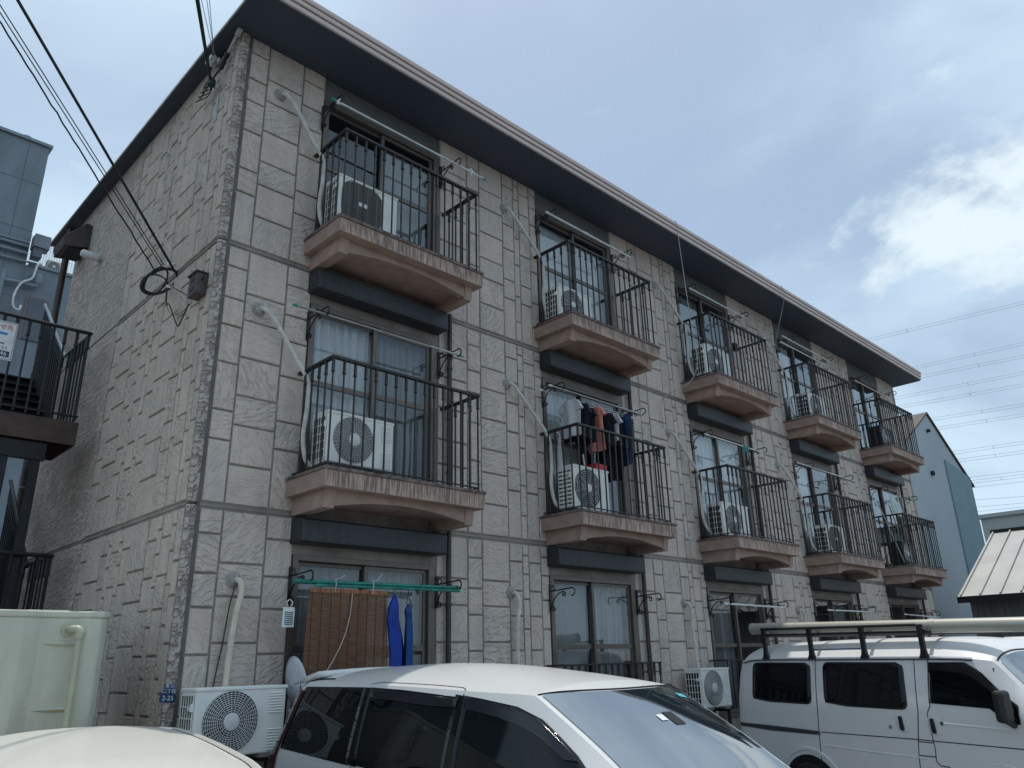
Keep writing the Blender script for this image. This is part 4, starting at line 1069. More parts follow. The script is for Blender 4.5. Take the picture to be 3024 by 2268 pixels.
# address plates on the corner strip
pl = empty('address_plate', 'small blue enamel street name plate above the larger number plate', 'sign', (-.075, -.024, 1.640))
MB().box(-.052, .042, -.004, 0, -.036, .040).build('plate', M_['navy'], pl)
text('寿 川', .034, M_['letter_white'], 'lettering', pl, (-.006, -.006, .020), (R(90), 0, 0))
text('二丁目', .034, M_['letter_white'], 'lettering', pl, (-.006, -.006, -.016), (R(90), 0, 0))
pl.rotation_euler = (0, R(4), 0)
pl2 = empty('number_plate', 'dark blue enamel number plate reading 2-25 at the building corner', 'sign', (-.085, -.026, 1.570))
MB().box(-.068, .060, -.004, 0, -.031, .032).build('plate', M_['navy'], pl2)
text('2-25', .052, M_['letter_white'], 'lettering', pl2, (-.004, -.006, 0), (R(90), 0, 0))
pl2.rotation_euler = (0, R(3), 0)
# conduit at the top corner with bushings, insulators and their anchor
cn = MB().tube([(-.15, -.05, 8.53), (-.16, .02, 8.47)], .032, 8); cn.tube([(-.16, .02, 8.47), (-.165, .20, 8.35)], .017, 8)
co = cn.build('service_conduit', M_['conduit'], smooth=True); tag(co, 'grey service conduit dropping from the soffit at the top corner', 'conduit')
MB().tube([(-.165, .20, 8.35), (-.165, .25, 8.32)], .03, 8).build('bushing', M_['cable'], co)
MB().tube([(-.165, .25, 8.32), (-.17, .36, 8.23)], .022, 8, r2=.034).build('cable_end', M_['cable'], co, smooth=True)
MB().tube(smooth_path([(-.17, .36, 8.23), (-.19, .42, 8.17), (-.2, .47, 8.12)], 4), .011, 6).build('tail', M_['cable'], co)
ins = empty('insulator', 'white porcelain insulators bracketed below the eaves at the corner', 'insulator', (XE, .55, 8.44))
MB().box(-.02, 0, -.03, .03, -.12, .06).build('bracket', M_['conduit'], ins)
for dy in (-.05, .05):
    MB().lathe([(.018, 0), (.045, -.03), (.03, -.05), (.048, -.075), (.028, -.10), (.036, -.12), (.01, -.13)], 10, (-.02, dy, 0), 0).build('porcelain', M_['porcelain'], ins, smooth=True)
anc = empty('cable_anchor', 'rusty anchor plate on the end wall holding the dark service drop', 'anchor', (XE, .47, 7.95))
MB().box(-.012, 0, -.035, .035, -.35, .10).build('plate', M_['conduit'], anc)
MB().tube([(0, 0, .06), (-.09, 0, .10)], .012, 6).build('eye_bolt', M_['conduit'], anc)
MB().lathe([(.02, -.04), (.045, -.02), (.045, .05), (.02, .07)], 10, (-.10, 0, .11)).build('clamp', M_['cable_green'], anc, smooth=True)
lp = MB()
for i in range(4):
    c = Vector((-.20, .55 + .05 * i, 8.12 - .02 * i)); q = .07 + .015 * i
    lp.tube([c + Vector((.03 * math.sin(a * 2), q * 1.5 * math.cos(a), q * .62 * math.sin(a))) for a in [2 * math.pi * j / 16 for j in range(16)]], .006, 5, closed=True)
tag(lp.build('cable_loops', M_['cable']), 'tangle of thin black cable loops below the top corner', 'cable')
# coil and tails by the junction box
cx_, cz_ = Vector((-.24, 1.14, 5.80)), None
nrm = (CAM - cx_).normalized(); ue = nrm.cross(Vector((0, 0, 1))).normalized(); ve = ue.cross(nrm)
ct, st_ = math.cos(R(38)), math.sin(R(38)); ua = (-ue) * ct + ve * st_; va = ue * st_ + ve * ct
cm = MB()
def ring(c, a, b, r, rot=0.0):
    return cm.tube([c + ua * (a * math.cos(t) * math.cos(rot) - b * math.sin(t) * math.sin(rot)) + va * (a * math.cos(t) * math.sin(rot) + b * math.sin(t) * math.cos(rot)) + nrm * (.015 * math.sin(t * 3)) for t in [2 * math.pi * j / 28 for j in range(28)]], r, 6, closed=True)
ring(cx_, .20, .115, .017); ring(cx_ + ua * .004, .197, .112, .015); ring(cx_ - ua * .03 + va * .02, .17, .09, .0095, .5); ring(cx_ - ua * .06, .13, .10, .0085, -.5)
tag(cm.build('cable_coil', M_['cable'], smooth=True), 'thick coil of black cable hanging beside the junction box', 'cable coil')
cm = MB()
cm.tube(smooth_path([(-.2, 1.02, 5.72), (-.2, .98, 5.55), (-.19, .98, 5.47), (-.2, .88, 5.45), (-.19, .76, 5.30), (-.18, .64, 5.14), (-.17, .60, 5.11), (-.18, .50, 5.15), (-.19, .40, 5.20), (-.19, .34, 5.26)], 5), .007, 5)
cm.tube(smooth_path([(-.2, .98, 5.66), (-.19, .96, 5.46), (-.18, .80, 5.30), (-.18, .58, 5.24), (-.18, .42, 5.24), (-.18, .32, 5.26)], 5), .004, 4)
cm.tube(smooth_path([(-.2, .95, 5.70), (-.17, .80, 5.60), (-.15, .5, 5.42)], 5), .005, 4)
tag(cm.build('drop_wires', M_['cable']), 'thin black wires drooping from the coil into the box', 'wire')
tag(MB().tube([(-.22, 1.02, 5.97), (-.18, .93, 5.93)], .022, 6).build('cable_clamp', M_['porcelain']), 'pale porcelain clamp at the top of the cable coil', 'clamp')
tag(MB().tube([(-.2, 1.0, 5.70), (-.17, .9, 5.66)], .018, 6).build('cable_clamp', M_['porcelain']), 'pale porcelain clamp below the cable coil', 'clamp')
# overhead wires from a pole out of view to the end wall
def wire(a, b, far, r, label, m='cable', s=.0, wob=0.0):
    a, b = Vector(a), Vector(b); e = b + (a - b) * far
    pts = sag(b, e, s, 14)
    if wob:
        pts = [b.lerp(e, i / 120) + Vector((rnd.uniform(-wob, wob), 0, rnd.uniform(-wob, wob))) for i in range(121)]
    return tag(MB().tube(pts, r, 6).build('overhead_wire', M_[m]), label, 'wire', 'service wires to the end wall')
wire((-2.24, -.68, 7.0), (-.20, .90, 5.88), 4, .0145, 'thick black overhead cable ending at the coil on the end wall')
wire((-2.35, -.55, 7.0), (-.20, 1.20, 6.04), 4, .0055, 'upper of two thin parallel wires left of the thick cable')
wire((-2.37, -.53, 6.985), (-.20, 1.245, 6.03), 4, .0055, 'lower of two thin parallel wires left of the thick cable')
wire((-2.28, -.31, 7.0), (-.22, 1.35, 5.99), 4, .0085, 'lumpy twisted overhead wire, farthest left', wob=.008)
wire((-.71, -.25, 8.4), (-.21, .47, 8.07), 6, .014, 'dark green service drop to the anchor at the top corner', 'cable_green')
wire((-.725, -.235, 8.4), (-.215, .49, 8.09), 6, .010, 'second dark strand beside the green service drop', 'cable_green')
wire((-.69, -.28, 8.4), (-.17, .52, 8.40), 6, .0035, 'leftmost hair thin wire to the insulators', 'wire_grey')
wire((-.65, -.32, 8.4), (-.16, .55, 8.43), 6, .0035, 'middle hair thin wire to the insulators', 'wire_grey')
wire((-.63, -.34, 8.4), (-.16, .58, 8.45), 6, .0035, 'rightmost hair thin wire to the insulators', 'wire_grey')

# ---------------------------------------------------------------- outside staircase beside the end wall
stc = empty('outside_staircase', 'black steel outside staircase with landings beside the end wall', 'staircase', (-1.2, 4.6, 0))
O = Vector((-1.2, 4.6, 0))
def SB(mb, name, m, parent=stc, bevel=0):
    mb.v = [(x - O.x, y - O.y, z - O.z) for x, y, z in mb.v]
    return mb.build(name, m, parent, bevel=bevel)
XL, XR = -2.12, -.36
bal_me = {}
def stair_bal(parent, x, y, z0, z1):
    h = round(z1 - z0, 3)
    if h not in bal_me: bal_me[h] = MB().lathe([(.0125, 0), (.0125, h - .19), (.023, h - .185), (.019, h - .16), (.019, h)], 6).mesh('baluster', M_['stair'], 45)
    link('baluster', bal_me[h], parent, (x - O.x, y - O.y, z0 - O.z))
for zf in (4.56, 1.87):
    ld = SB(MB().box(XL, XR, 2.90, 3.82, zf - .06, zf), 'landing', M_['stair'])
    e = MB(); e.box(XL, XR - .0, 2.885, 2.90, zf - .27, zf + .005); e.box(XR - .0, XR + .015, 2.885, 3.82, zf - .27, zf + .005)
    e.box(XL, XR, 3.80, 3.82, zf - .27, zf - .062)
    SB(e, 'fascia', M_['stair_fascia'], stc)
    tr = MB(); zt = zf + 1.15
    tr.tube([(XL, 2.91, zt), (XR - .01, 2.91, zt), (XR - .01, 3.82, zt)], .024, 8)
    SB(tr, 'landing_rail', M_['stair'])
    SB(MB().box(XL, XR, 2.90, 2.92, zf + .07, zf + .09), 'landing_lower_rail', M_['stair'])
    for i in range(14): stair_bal(stc, XR - .03 - i * .128, 2.91, zf + .03, zt - .02)
    for i in range(1, 7): stair_bal(stc, XR - .012, 2.91 + i * .14, zf + .03, zt - .02)
    bm_ = MB(); bm_.box(XL, -.62, 2.93, 3.02, zf - .48, zf - .29); SB(bm_, 'beam', M_['stair'])
    gs = MB().prism([(2.93, zf - .27), (3.8, zf - .27), (3.8, zf - .48)], 0, XR - .26, XR - .25); SB(gs, 'gusset', M_['stair'])
for x in (-.70, -1.02, XL + .05):
    SB(MB().box(x - .045, x + .045, 2.95, 3.03, 0, 4.30), 'post', M_['stair'])
for i, (xa, xb, ya, za, yb, zb_) in enumerate(((-1.14, -.40, 3.82, 4.56, 5.5, 5.9), (-2.05, -1.26, 5.5, 3.2, 3.82, 4.56), (-1.14, -.40, 3.82, 1.87, 5.5, 3.2), (-2.05, -1.26, 5.5, .5, 3.82, 1.87))):
    for x in (xa, xb):
        SB(MB().prism([(ya, za + .03), (yb, zb_ + .03), (yb, zb_ - .24), (ya, za - .24)], 0, x - .012, x + .012), 'stringer', M_['stair'])
    n = 8
    for k in range(1, n):
        y = ya + (yb - ya) * k / n; z = za + (zb_ - za) * k / n
        dy = (yb - ya) / n
        SB(MB().box(xa + .012, xb - .012, min(y - dy * .5, y + dy * .55), max(y - dy * .5, y + dy * .55), z - .02, z), 'tread', M_['stair'])
        SB(MB().box(xa + .012, xb - .012, y - .006, y + .006, z - .16, z - .02), 'riser', M_['stair'])
    hr = MB().tube([(xb if xb > -1 else xa, ya, za + 1.12), (xb if xb > -1 else xa, yb, zb_ + 1.12)], .026, 8)
    SB(hr, 'handrail', M_['handrail'] if i in (0,) else M_['stair'])
    xs = xb if xb > -1 else xa
    for k in range(1, 16):
        y = ya + (yb - ya) * k / 16; z = za + (zb_ - za) * k / 16
        stair_bal(stc, xs, y, z + .03, z + 1.1)
    x2 = xa if xb > -1 else xb
    for k in range(1, 14):
        y = ya + (yb - ya) * k / 14; z = za + (zb_ - za) * k / 14
        stair_bal(stc, x2, y, z + .03, z + 1.1)
bdz = empty('notice_board', 'white notice board with red heading tied to the upper stair railing', 'sign', (-1.15, 2.870, 5.14))
MB().box(-.62, 0, -.005, 0, 0, .46).build('panel', M_['letter_white'], bdz)
fr_ = MB(); fr_.box(-.61, -.012, -.0065, -.005, .445, .449); fr_.box(-.012, -.008, -.0065, -.005, .012, .449); fr_.box(-.61, -.012, -.0065, -.005, .012, .016); fr_.build('border', M_['navy'], bdz)
text('合せ先', .066, M_['letter_red'], 'heading', bdz, (-.135, -.007, .385), (R(90), 0, 0))
MB().box(-.20, -.085, -.0065, -.005, .295, .325).build('blue_bar', M_['letter_blue'], bdz)
MB().box(-.60, -.10, -.0065, -.005, .185, .200).build('navy_bar', M_['navy'], bdz)
text('3 5', .046, M_['letter_dark'], 'digits', bdz, (-.09, -.007, .140), (R(90), 0, 0))
MB().box(-.60, -.03, -.0065, -.005, .035, .105).build('navy_block', M_['navy'], bdz)
text('46', .07, M_['letter_white'], 'digits', bdz, (-.09, -.008, .070), (R(90), 0, 0))

# ---------------------------------------------------------------- water tank
tk = empty('water_tank', 'pale green panelled water tank standing in front of the end wall', 'tank', (-1.7, .5, 0))
plan = [(-1.2, -.70), (.44, -.70), (.56, -.655), (.80, -.655), (.865, -.70), (.965, -.70), (1.03, -.64), (1.03, .75), (-1.2, .75)]
MB().prism(plan, 2, .35, 2.19).build('body', M_['tank'], tk, bevel=.02)
MB().prism([(x * 1.006, y * 1.012) for x, y in plan], 2, 2.185, 2.235).build('lid', M_['tank'], tk, bevel=.012)
MB().lathe([(.17, 2.23), (.17, 2.31), (.15, 2.335), (.02, 2.34)], 20, (.12, -.1, 0)).build('manhole', M_['tank'], tk, smooth=True)
MB().box(.48, .78, -.5, -.1, 2.232, 2.25).build('hatch', M_['tank'], tk, bevel=.008)
MB().box(-1.15, .98, -.66, .72, 0, .35).build('base', M_['joint'], tk)
for z, fl in ((1.995, 1), (1.535, -1)):
    ln = MB(); n = 12
    for j in range(n + 1):
        t = j / n; w_ = math.sin(math.pi * t)
        ln.v += [(.58 + .36 * t, -.656, z + .022 * w_), (.58 + .36 * t, -.656 - .03 * w_, z), (.58 + .36 * t, -.656, z - .022 * w_)]
        ln.m += []
    for j in range(n):
        a = j * 3
        ln.f += [(a, a + 3, a + 4, a + 1), (a + 1, a + 4, a + 5, a + 2)]; ln.m += [0, 0]
    ln.build('pressed_rib', M_['tank'], tk)
MB().lathe([(.05, -.655), (.052, -.668), (.035, -.672)], 18, (.745, 0, 2.10), 1).build('pipe_flange', M_['pvc'], tk)
MB().tube(smooth_path([(.745, -.66, 2.10), (.76, -.72, 2.10), (.79, -.755, 2.095), (.80, -.765, 2.06)], 5), .030, 12).build('elbow', M_['pvc'], tk, smooth=True)
MB().tube([(.80, -.765, 2.075), (.80, -.765, 2.03)], .034, 12).build('socket', M_['pvc'], tk, smooth=True)
MB().tube([(.80, -.765, 2.04), (.80, -.765, .1)], .026, 12).build('overflow_pipe', M_['pvc'], tk, smooth=True)

# ---------------------------------------------------------------- grey blue neighbour behind
def nb(x, z): return 2.4 * x + 4.03, 2.4 * z - 2.50
NY = 33.74
nbd = empty('neighbour_building', 'tall grey blue clad building far behind the stairs at the left', 'building', (0, NY, 0))
tx, tz = nb(0, 12.45); lx, lz = nb(3, 9.64)
MB().box(-28, tx, 0, 16, 0, tz).build('tower', M_['neighbour'], nbd)
MB().box(tx + .003, lx, .004, 10, 0, lz).build('lower_block', M_['neighbour'], nbd)
MB().box(-28, tx + .12, -.12, 16.1, tz, tz + .16).build('parapet_cap', M_['neighbour_pipe'], nbd)
MB().box(tx + .13, lx, -.10, 10.1, lz, lz + .14).build('parapet_cap', M_['neighbour_pipe'], nbd)
for i in range(8):
    MB().box(tx - .9 - i * 2.2 - .012, tx - .9 - i * 2.2 + .012, -.012, -.002, 0, tz - .05).build('cladding_joint', M_['neighbour_dark'], nbd)
for zz_ in (11.5, 10.4, 8.9, 7.6): MB().box(-27.9, tx - .01, -.011, -.002, nb(0, zz_)[1] - .012, nb(0, zz_)[1] + .012).build('cladding_joint', M_['neighbour_dark'], nbd)
for z in (10.07, 9.99, 9.83): 
    a = nb(-3, z - .35 * 0); b = nb(0, z + .02)
    MB().tube([(a[0], -.18, a[1] - .1), (b[0] - .05, -.18, b[1])], .075, 8).build('wall_pipe', M_['neighbour_pipe'], nbd, smooth=True)
p0 = [nb(-2.5, 9.65), nb(-.3, 9.66), nb(.17, 9.69)]
MB().tube([(p0[0][0], -.16, p0[0][1]), (p0[1][0], -.16, p0[1][1]), (p0[2][0], -.16, p0[2][1])], .06, 8).build('wall_pipe', M_['neighbour_pipe'], nbd, smooth=True)
q0, q1 = nb(0.02, 9.97), nb(.31, 10.25)
MB().box(q0[0], q1[0], -.7, -.02, q0[1], q1[1]).build('duct', M_['neighbour'], nbd)
MB().box(q0[0] + .05, q0[0] + .45, -.6, -.02, q0[1] - .5, q0[1] - .004).build('duct_outlet', M_['neighbour_dark'], nbd)
v = nb(.245, 9.36)
MB().lathe([(.12, -.36), (.2, -.2), (.2, .22), (.23, .24), (.23, .28), (.19, .29)], 14, (v[0], -.35, v[1])).build('vent_cap', M_['neighbour_pipe'], nbd, smooth=True)
MB().tube(smooth_path([(nb(-.36, 0)[0], -.3, 8), (nb(-.36, 0)[0], -.3, nb(0, 9.0)[1]), (nb(-.33, 0)[0], -.3, nb(0, 9.13)[1]), (nb(-.1, 0)[0], -.3, nb(0, 9.16)[1]), (nb(.2, 0)[0], -.33, nb(0, 9.17)[1]), (v[0], -.35, v[1] - .35)], 4), .11, 8).build('vent_pipe', M_['neighbour_pipe'], nbd, smooth=True)
hp = [nb(*t) for t in ((.25, 9.65), (.17, 9.6), (.13, 9.3), (-.04, 9.13), (-.12, 8.83), (-.09, 8.6), (.01, 8.56), (.03, 8.66))]
MB().tube(smooth_path([(x, -.5, z) for x, z in hp], 5), .05, 7).build('white_hose', M_['white_plastic'], nbd, smooth=True)
d0, d1 = nb(.16, 8.05), nb(.50, 8.95)
MB().box(d0[0] - .08, d1[0] + .08, -.05, -.002, d0[1], d1[1] + .08).build('door_frame', M_['neighbour_trim'], nbd)
MB().box(d0[0] + .06, d1[0], -.08, -.052, d0[1], d1[1]).build('door', M_['neighbour_dark'], nbd)
t0 = nb(-.42, 0)
MB().lathe([(.16, tz + .16), (.16, tz + .3), (.26, tz + .34), (.24, tz + .46), (.05, tz + .52)], 14, (t0[0], .5, 0)).build('roof_ventilator', M_['neighbour_pipe'], nbd, smooth=True)
fn_ = MB()
for i in range(26):
    z = lz + .16 + i * .09
    fn_.box(tx + .15, lx, 1.6, 1.612, z - .012, z + .012)
for i in range(60): fn_.box(tx + .15 + i * .12 - .012, tx + .15 + i * .12 + .012, 1.588, 1.600, lz + .14, lz + 2.45)
fo = fn_.build('mesh_fence', M_['mesh_white'], None, (0, NY, 0)); tag(fo, 'white wire mesh fence on the neighbour building roof', 'fence')
ra = make_ac('radial', w=.8, h=.62, casing='tape_cream'); ra.location = (nb(.57, 0)[0], NY + .5, lz + .15)
tag(ra, 'beige outdoor unit on the neighbour roof seen beside the brown rainwater pipe', 'air conditioner')

# ---------------------------------------------------------------- right hand background
hs = empty('pale_house', 'pale blue gabled house with teal panel beyond the apartment block', 'house', (27, 1.5, 0))
O = Vector((27, 1.5, 0))
pk = (25.7, 9.55); rr = (28.5, 7.90); le = (20.4, 6.6)
MB().prism([(x - 27, z) for x, z in ((le[0], 0), (29.2, 0), (29.2, 7.80), rr, pk, le)], 1, 0, 9).build('wall', M_['house'], hs)
MB().prism([(x - 27, z) for x, z in ((26.6, 0), (29.05, 0), (29.05, 7.76), (28.4, 7.84), (26.6, 8.05))], 1, -.05, -.003).build('teal_panel', M_['house_teal'], hs)
rfm = MB()
for (xa, za), (xb, zb_) in ((pk, (29.35, 7.42)), ((20.0, 6.4), pk)):
    rfm.prism([(xa - 27, za + .02), (xb - 27, zb_ + .02), (xb - 27, zb_ + .08), (xa - 27, za + .08)], 1, -.06, 9.1)
rfm.build('roof', M_['tile'], hs)
MB().lathe([(.06, -.01), (.06, -.09), (.03, -.12)], 10, (-1.55, 0, 8.9), 1).build('vent', M_['trim'], hs)
MB().lathe([(.07, -.01), (.10, -.08), (.03, -.12)], 10, (-2.0, 0, 7.35), 1).build('vent', M_['trim'], hs)
sh = empty('metal_roof_shed', 'dark boarded shed with pale standing seam roof at the right edge', 'shed', (20, -1.5, 0))
MB().box(.02, 5, -6, 1.2, 0, 3.02).build('wall', M_['shed_wall'], sh)
for i in range(46):
    y = 1.2 - i * .155
    MB().box(.0, .02, y - .148, y - .004, 0, 3.015).build('board', M_['shed_wall'], sh)
MB().prism([(-.35, 2.99), (3.9, 5.0), (3.9, 5.07), (-.35, 3.06)], 1, -6.3, 1.35).build('roof', M_['shed_roof'], sh)
MB().box(-.40, -.34, -6.3, 1.36, 2.90, 3.055).build('eaves_trim', M_['trim'], sh)
for i in range(17):
    y = 1.28 - i * .455
    MB().prism([(-.34, 3.065), (3.88, 5.072), (3.88, 5.115), (-.34, 3.11)], 1, y - .018, y + .018).build('seam', M_['shed_roof'], sh)
MB().box(3.82, 3.98, -6.3, 1.36, 5.04, 5.14).build('ridge_cap', M_['trim'], sh)
fb = empty('far_building', 'pale flat roofed building with louvred window band behind the shed', 'building', (36, 2.5, 0))
MB().box(0, 8, -14, .75, 0, 7.2).build('wall', M_['far_wall'], fb)
MB().box(-.12, 8, -14, .85, 7.2, 7.36).build('parapet', M_['far_wall'], fb)
for z0, z1 in ((6.05, 6.42), (5.15, 5.95)):
    for i in range(12):
        y = .35 - i * .95
        w = MB().box(-.03, -.005, y - .88, y, z0, z1).build('window', M_['glass_dark'], fb)
        MB().box(-.05, -.031, y - .89, y + .01, z1 - .06, z1 + .01).build('frame', M_['mesh_white'], w)
        MB().box(-.004, -.001, y - .88, y, z0, z1).build('blind', M_['box'], w)
lines = [((150.2, 39.6, 53.0), (164.8, 23.0, 57.1)), ((151.8, 38.8, 51.5), (165.4, 23.7, 54.8)), ((149.5, 42.9, 47.8), (166.1, 24.5, 51.8)), ((150.5, 42.8, 46.2), (166.6, 25.1, 49.6)),
         ((154.7, 39.9, 43.7), (167.4, 26.1, 46.0)), ((156.4, 39.0, 42.1), (167.8, 26.6, 44.2)), ((159.5, 38.2, 37.6), (169.0, 27.9, 39.2)), ((160.5, 37.9, 36.2), (169.4, 28.4, 37.5)),
         ((163.0, 37.1, 32.9), (170.3, 29.4, 33.8)), ((163.3, 37.2, 32.3), (170.4, 29.6, 33.2)), ((163.8, 37.3, 31.0), (170.7, 30.0, 31.9)), ((164.8, 37.4, 28.8), (171.3, 30.7, 29.2)),
         ((165.2, 37.6, 27.5), (171.6, 31.0, 28.0)), ((165.5, 37.7, 26.7), (171.8, 31.2, 27.3)), ((144.1, 42.8, 58.7), (151.3, 34.6, 60.9))]
PLN = ['topmost', 'second', 'third', 'fourth', 'fifth', 'sixth', 'seventh', 'eighth', 'ninth', 'tenth', 'eleventh', 'twelfth', 'thirteenth', 'lowest', 'faint uppermost']
for (a, b), nm in zip(lines, PLN):
    a, b = Vector(a), Vector(b)
    k = (b.z - CAM.z) / (a.z - CAM.z)
    a2 = CAM + (a - CAM) * k                 # the far end of a level span
    d = b - a2
    pw = empty('power_line', nm + ' grey high voltage line crossing the sky at the right', 'power line', tuple(b), group='high voltage lines')
    two = nm not in ('ninth', 'eleventh', 'twelfth', 'thirteenth', 'lowest')
    for dz in ((0, -.55) if two else (0,)):
        MB().tube([d * 2.5 + Vector((0, 0, dz)), Vector((0, 0, dz)), (a2 - b) * 2.2 + Vector((0, 0, dz))], .03, 4).build('conductor', M_['wire_grey'], pw)
    if two:
        for t in (.42,): MB().box(*(sum(((q - .03, q + .03) for q in ((a2 - b) * t)[:2]), ())), (a2 - b)[2] * t - .6, (a2 - b)[2] * t + .05).build('spacer', M_['wire_grey'], pw)

# ---------------------------------------------------------------- cars
class Car:
    """body as a loft: s forward, stations (s, half width, roof half width, belt z, gutter z, crown z)"""
    def __init__(self, st, low=.24, p=2.6):
        self.st, self.low, self.p = st, low, p
    def par(self, s):
        st = self.st
        s = min(max(s, st[0][0]), st[-1][0])
        for i in range(len(st) - 1):
            if s <= st[i + 1][0]: break
        a, b = st[i], st[i + 1]
        t = (s - a[0]) / (b[0] - a[0])
        p0 = st[max(i - 1, 0)]; p3 = st[min(i + 2, len(st) - 1)]
        out = []
        for j in range(1, 6):
            h = b[0] - a[0]
            m0 = (b[j] - p0[j]) / max(b[0] - p0[0], 1e-6) * h
            m1 = (p3[j] - a[j]) / max(p3[0] - a[0], 1e-6) * h
            lim = 1.6 * abs(b[j] - a[j]) 
            m0 = max(-lim, min(lim, m0)); m1 = max(-lim, min(lim, m1))
            t2, t3 = t * t, t * t * t
            out.append((2 * t3 - 3 * t2 + 1) * a[j] + (t3 - 2 * t2 + t) * m0 + (-2 * t3 + 3 * t2) * b[j] + (t3 - t2) * m1)
        return out
    def side(self, s, z):
        wb, wr, zb, zg, zc = self.par(s)
        if z <= zb: return wb * (1 - .05 * ((zb - z) / max(zb - self.low, .05)) ** 2)
        t = min((z - zb) / max(zg - zb, 1e-4), 1)
        return wb + (wr - wb) * t ** 1.25
    def top(self, s, q):
        wb, wr, zb, zg, zc = self.par(s)
        return (s, q * wr, zg + (zc - zg) * (1 - abs(q) ** self.p))
    def body(self, name, m, parent, ns=72):
        mb = MB(); s0, s1 = self.st[0][0], self.st[-1][0]
        ss = sorted(set([s0 + (s1 - s0) * i / ns for i in range(ns + 1)] + [t[0] for t in self.st]))
        rows = []
        for s in ss:
            wb, wr, zb, zg, zc = self.par(s)
            zs = [self.low + (zg - self.low) * j / 14 for j in range(15)]
            r = [(s, -self.side(s, z), z) for z in zs]
            r += [self.top(s, -1 + 2 * j / 24) for j in range(1, 24)]
            r += [(s, self.side(s, z), z) for z in reversed(zs)]
            rows.append(r)
        n = len(rows[0])
        mb.v = [p for r in rows for p in r]
        for i in range(len(rows) - 1):
            mb.f += [(i * n + j, i * n + j + 1, (i + 1) * n + j + 1, (i + 1) * n + j) for j in range(n - 1)]
            mb.f.append((i * n + n - 1, i * n, (i + 1) * n, (i + 1) * n + n - 1))
        mb.f += [tuple(range(n)), tuple(range((len(rows) - 1) * n, len(rows) * n))]
        mb.m = [0] * len(mb.f)
        return mb.build(name, m, parent, smooth=28)
    def side_panel(self, poly, m, name, parent, off=.004, sgn=-1, nu=20, nv=10, thick=.002):
        mb = MB(); zmin, zmax = min(p[1] for p in poly), max(p[1] for p in poly)
        e = (zmax - zmin) * .002
        def span(z):
            xs = []
            for i in range(len(poly)):
                (xa, za), (xb, zb) = poly[i], poly[(i + 1) % len(poly)]
                if (za - z) * (zb - z) < 0: xs.append(xa + (xb - xa) * (z - za) / (zb - za))
            return min(xs), max(xs)
        def fn(u, v):
            v = .5 - .5 * math.cos(math.pi * v)
            z = zmin + e + (zmax - zmin - 2 * e) * v; a, b = span(z); s = a + (b - a) * u
            return (s, sgn * (self.side(s, z) + off), z)
        mb.grid(fn, nu, nv)
        o = mb.build(name, m, parent, smooth=True)
        if sgn: 
            k = o.modifiers.new('solid', 'SOLIDIFY'); k.thickness = thick; k.offset = 0
        return o
    def top_panel(self, s_a, s_b, qa, qb, m, name, parent, off=.005, nu=24, nv=18):
        mb = MB()
        def fn(u, v):
            q = qa + (qb - qa) * u; a, b = s_a(q), s_b(q)
            s = a + (b - a) * v
            p = Vector(self.top(s, q)); d = .01
            ts = Vector(self.top(s + d, q)) - Vector(self.top(s - d, q)); tq = Vector(self.top(s, min(q + d, 1))) - Vector(self.top(s, max(q - d, -1)))
            return p + ts.cross(tq).normalized() * off
        mb.grid(fn, nu, nv)
        return mb.build(name, m, parent, smooth=True)
    def side_line(self, pts, name, parent, m, r=.004, off=.001, sgn=-1, n=6):
        P = []
        for (a, b) in zip(pts, pts[1:]):
            for i in range(n): P.append((a[0] + (b[0] - a[0]) * i / n, a[1] + (b[1] - a[1]) * i / n))
        P.append(pts[-1])
        return MB().tube([(s, sgn * (self.side(s, z) + off), z) for s, z in P], r, 5).build(name, m, parent, smooth=True)
    def top_line(self, pts, name, parent, m, r=.004, off=.001, n=8):
        P = []
        for (a, b) in zip(pts, pts[1:]):
            for i in range(n): P.append((a[0] + (b[0] - a[0]) * i / n, a[1] + (b[1] - a[1]) * i / n))
        P.append(pts[-1])
        return MB().tube([Vector(self.top(*p)) + Vector((0, 0, off)) for p in P], r, 5).build(name, m, parent, smooth=True)
def rpoly(pts, r, n=4):
    out = []
    for i in range(len(pts)):
        a, b, c = (Vector(pts[i - 1]), Vector(pts[i]), Vector(pts[(i + 1) % len(pts)]))
        p = b + (a - b).normalized() * r; q = b + (c - b).normalized() * r
        for k in range(n + 1):
            t = k / n; out.append(tuple(p * (1 - t) ** 2 + b * 2 * t * (1 - t) + q * t * t))
    return out
def wheel(parent, s, y, r, w=.19):
    t = MB().lathe([(r * .62, -w / 2), (r * .95, -w / 2), (r, -w * .35), (r, w * .35), (r * .95, w / 2), (r * .62, w / 2)], 28, axis=1).build('tyre', M_['tyre'], None, smooth=40)
    e = empty('wheel'); e.parent = parent; e.location = (s, y, r)
    t.parent = e
    MB().lathe([(r * .62, -w * .38), (r * .55, -w * .42), (r * .2, -w * .30), (r * .15, w * .3), (r * .62, w * .4)], 24, axis=1).build('rim', M_['rim'], e, smooth=40)
def place(root, r, a, half):
    """r: point on the side seen from the left, a: bearing of the tail"""
    a = R(a); n = Vector((math.cos(a), -math.sin(a)))
    c = Vector(r) + n * half
    root.location = (c.x, c.y, 0); root.rotation_euler = (0, 0, math.atan2(-math.cos(a), -math.sin(a)))

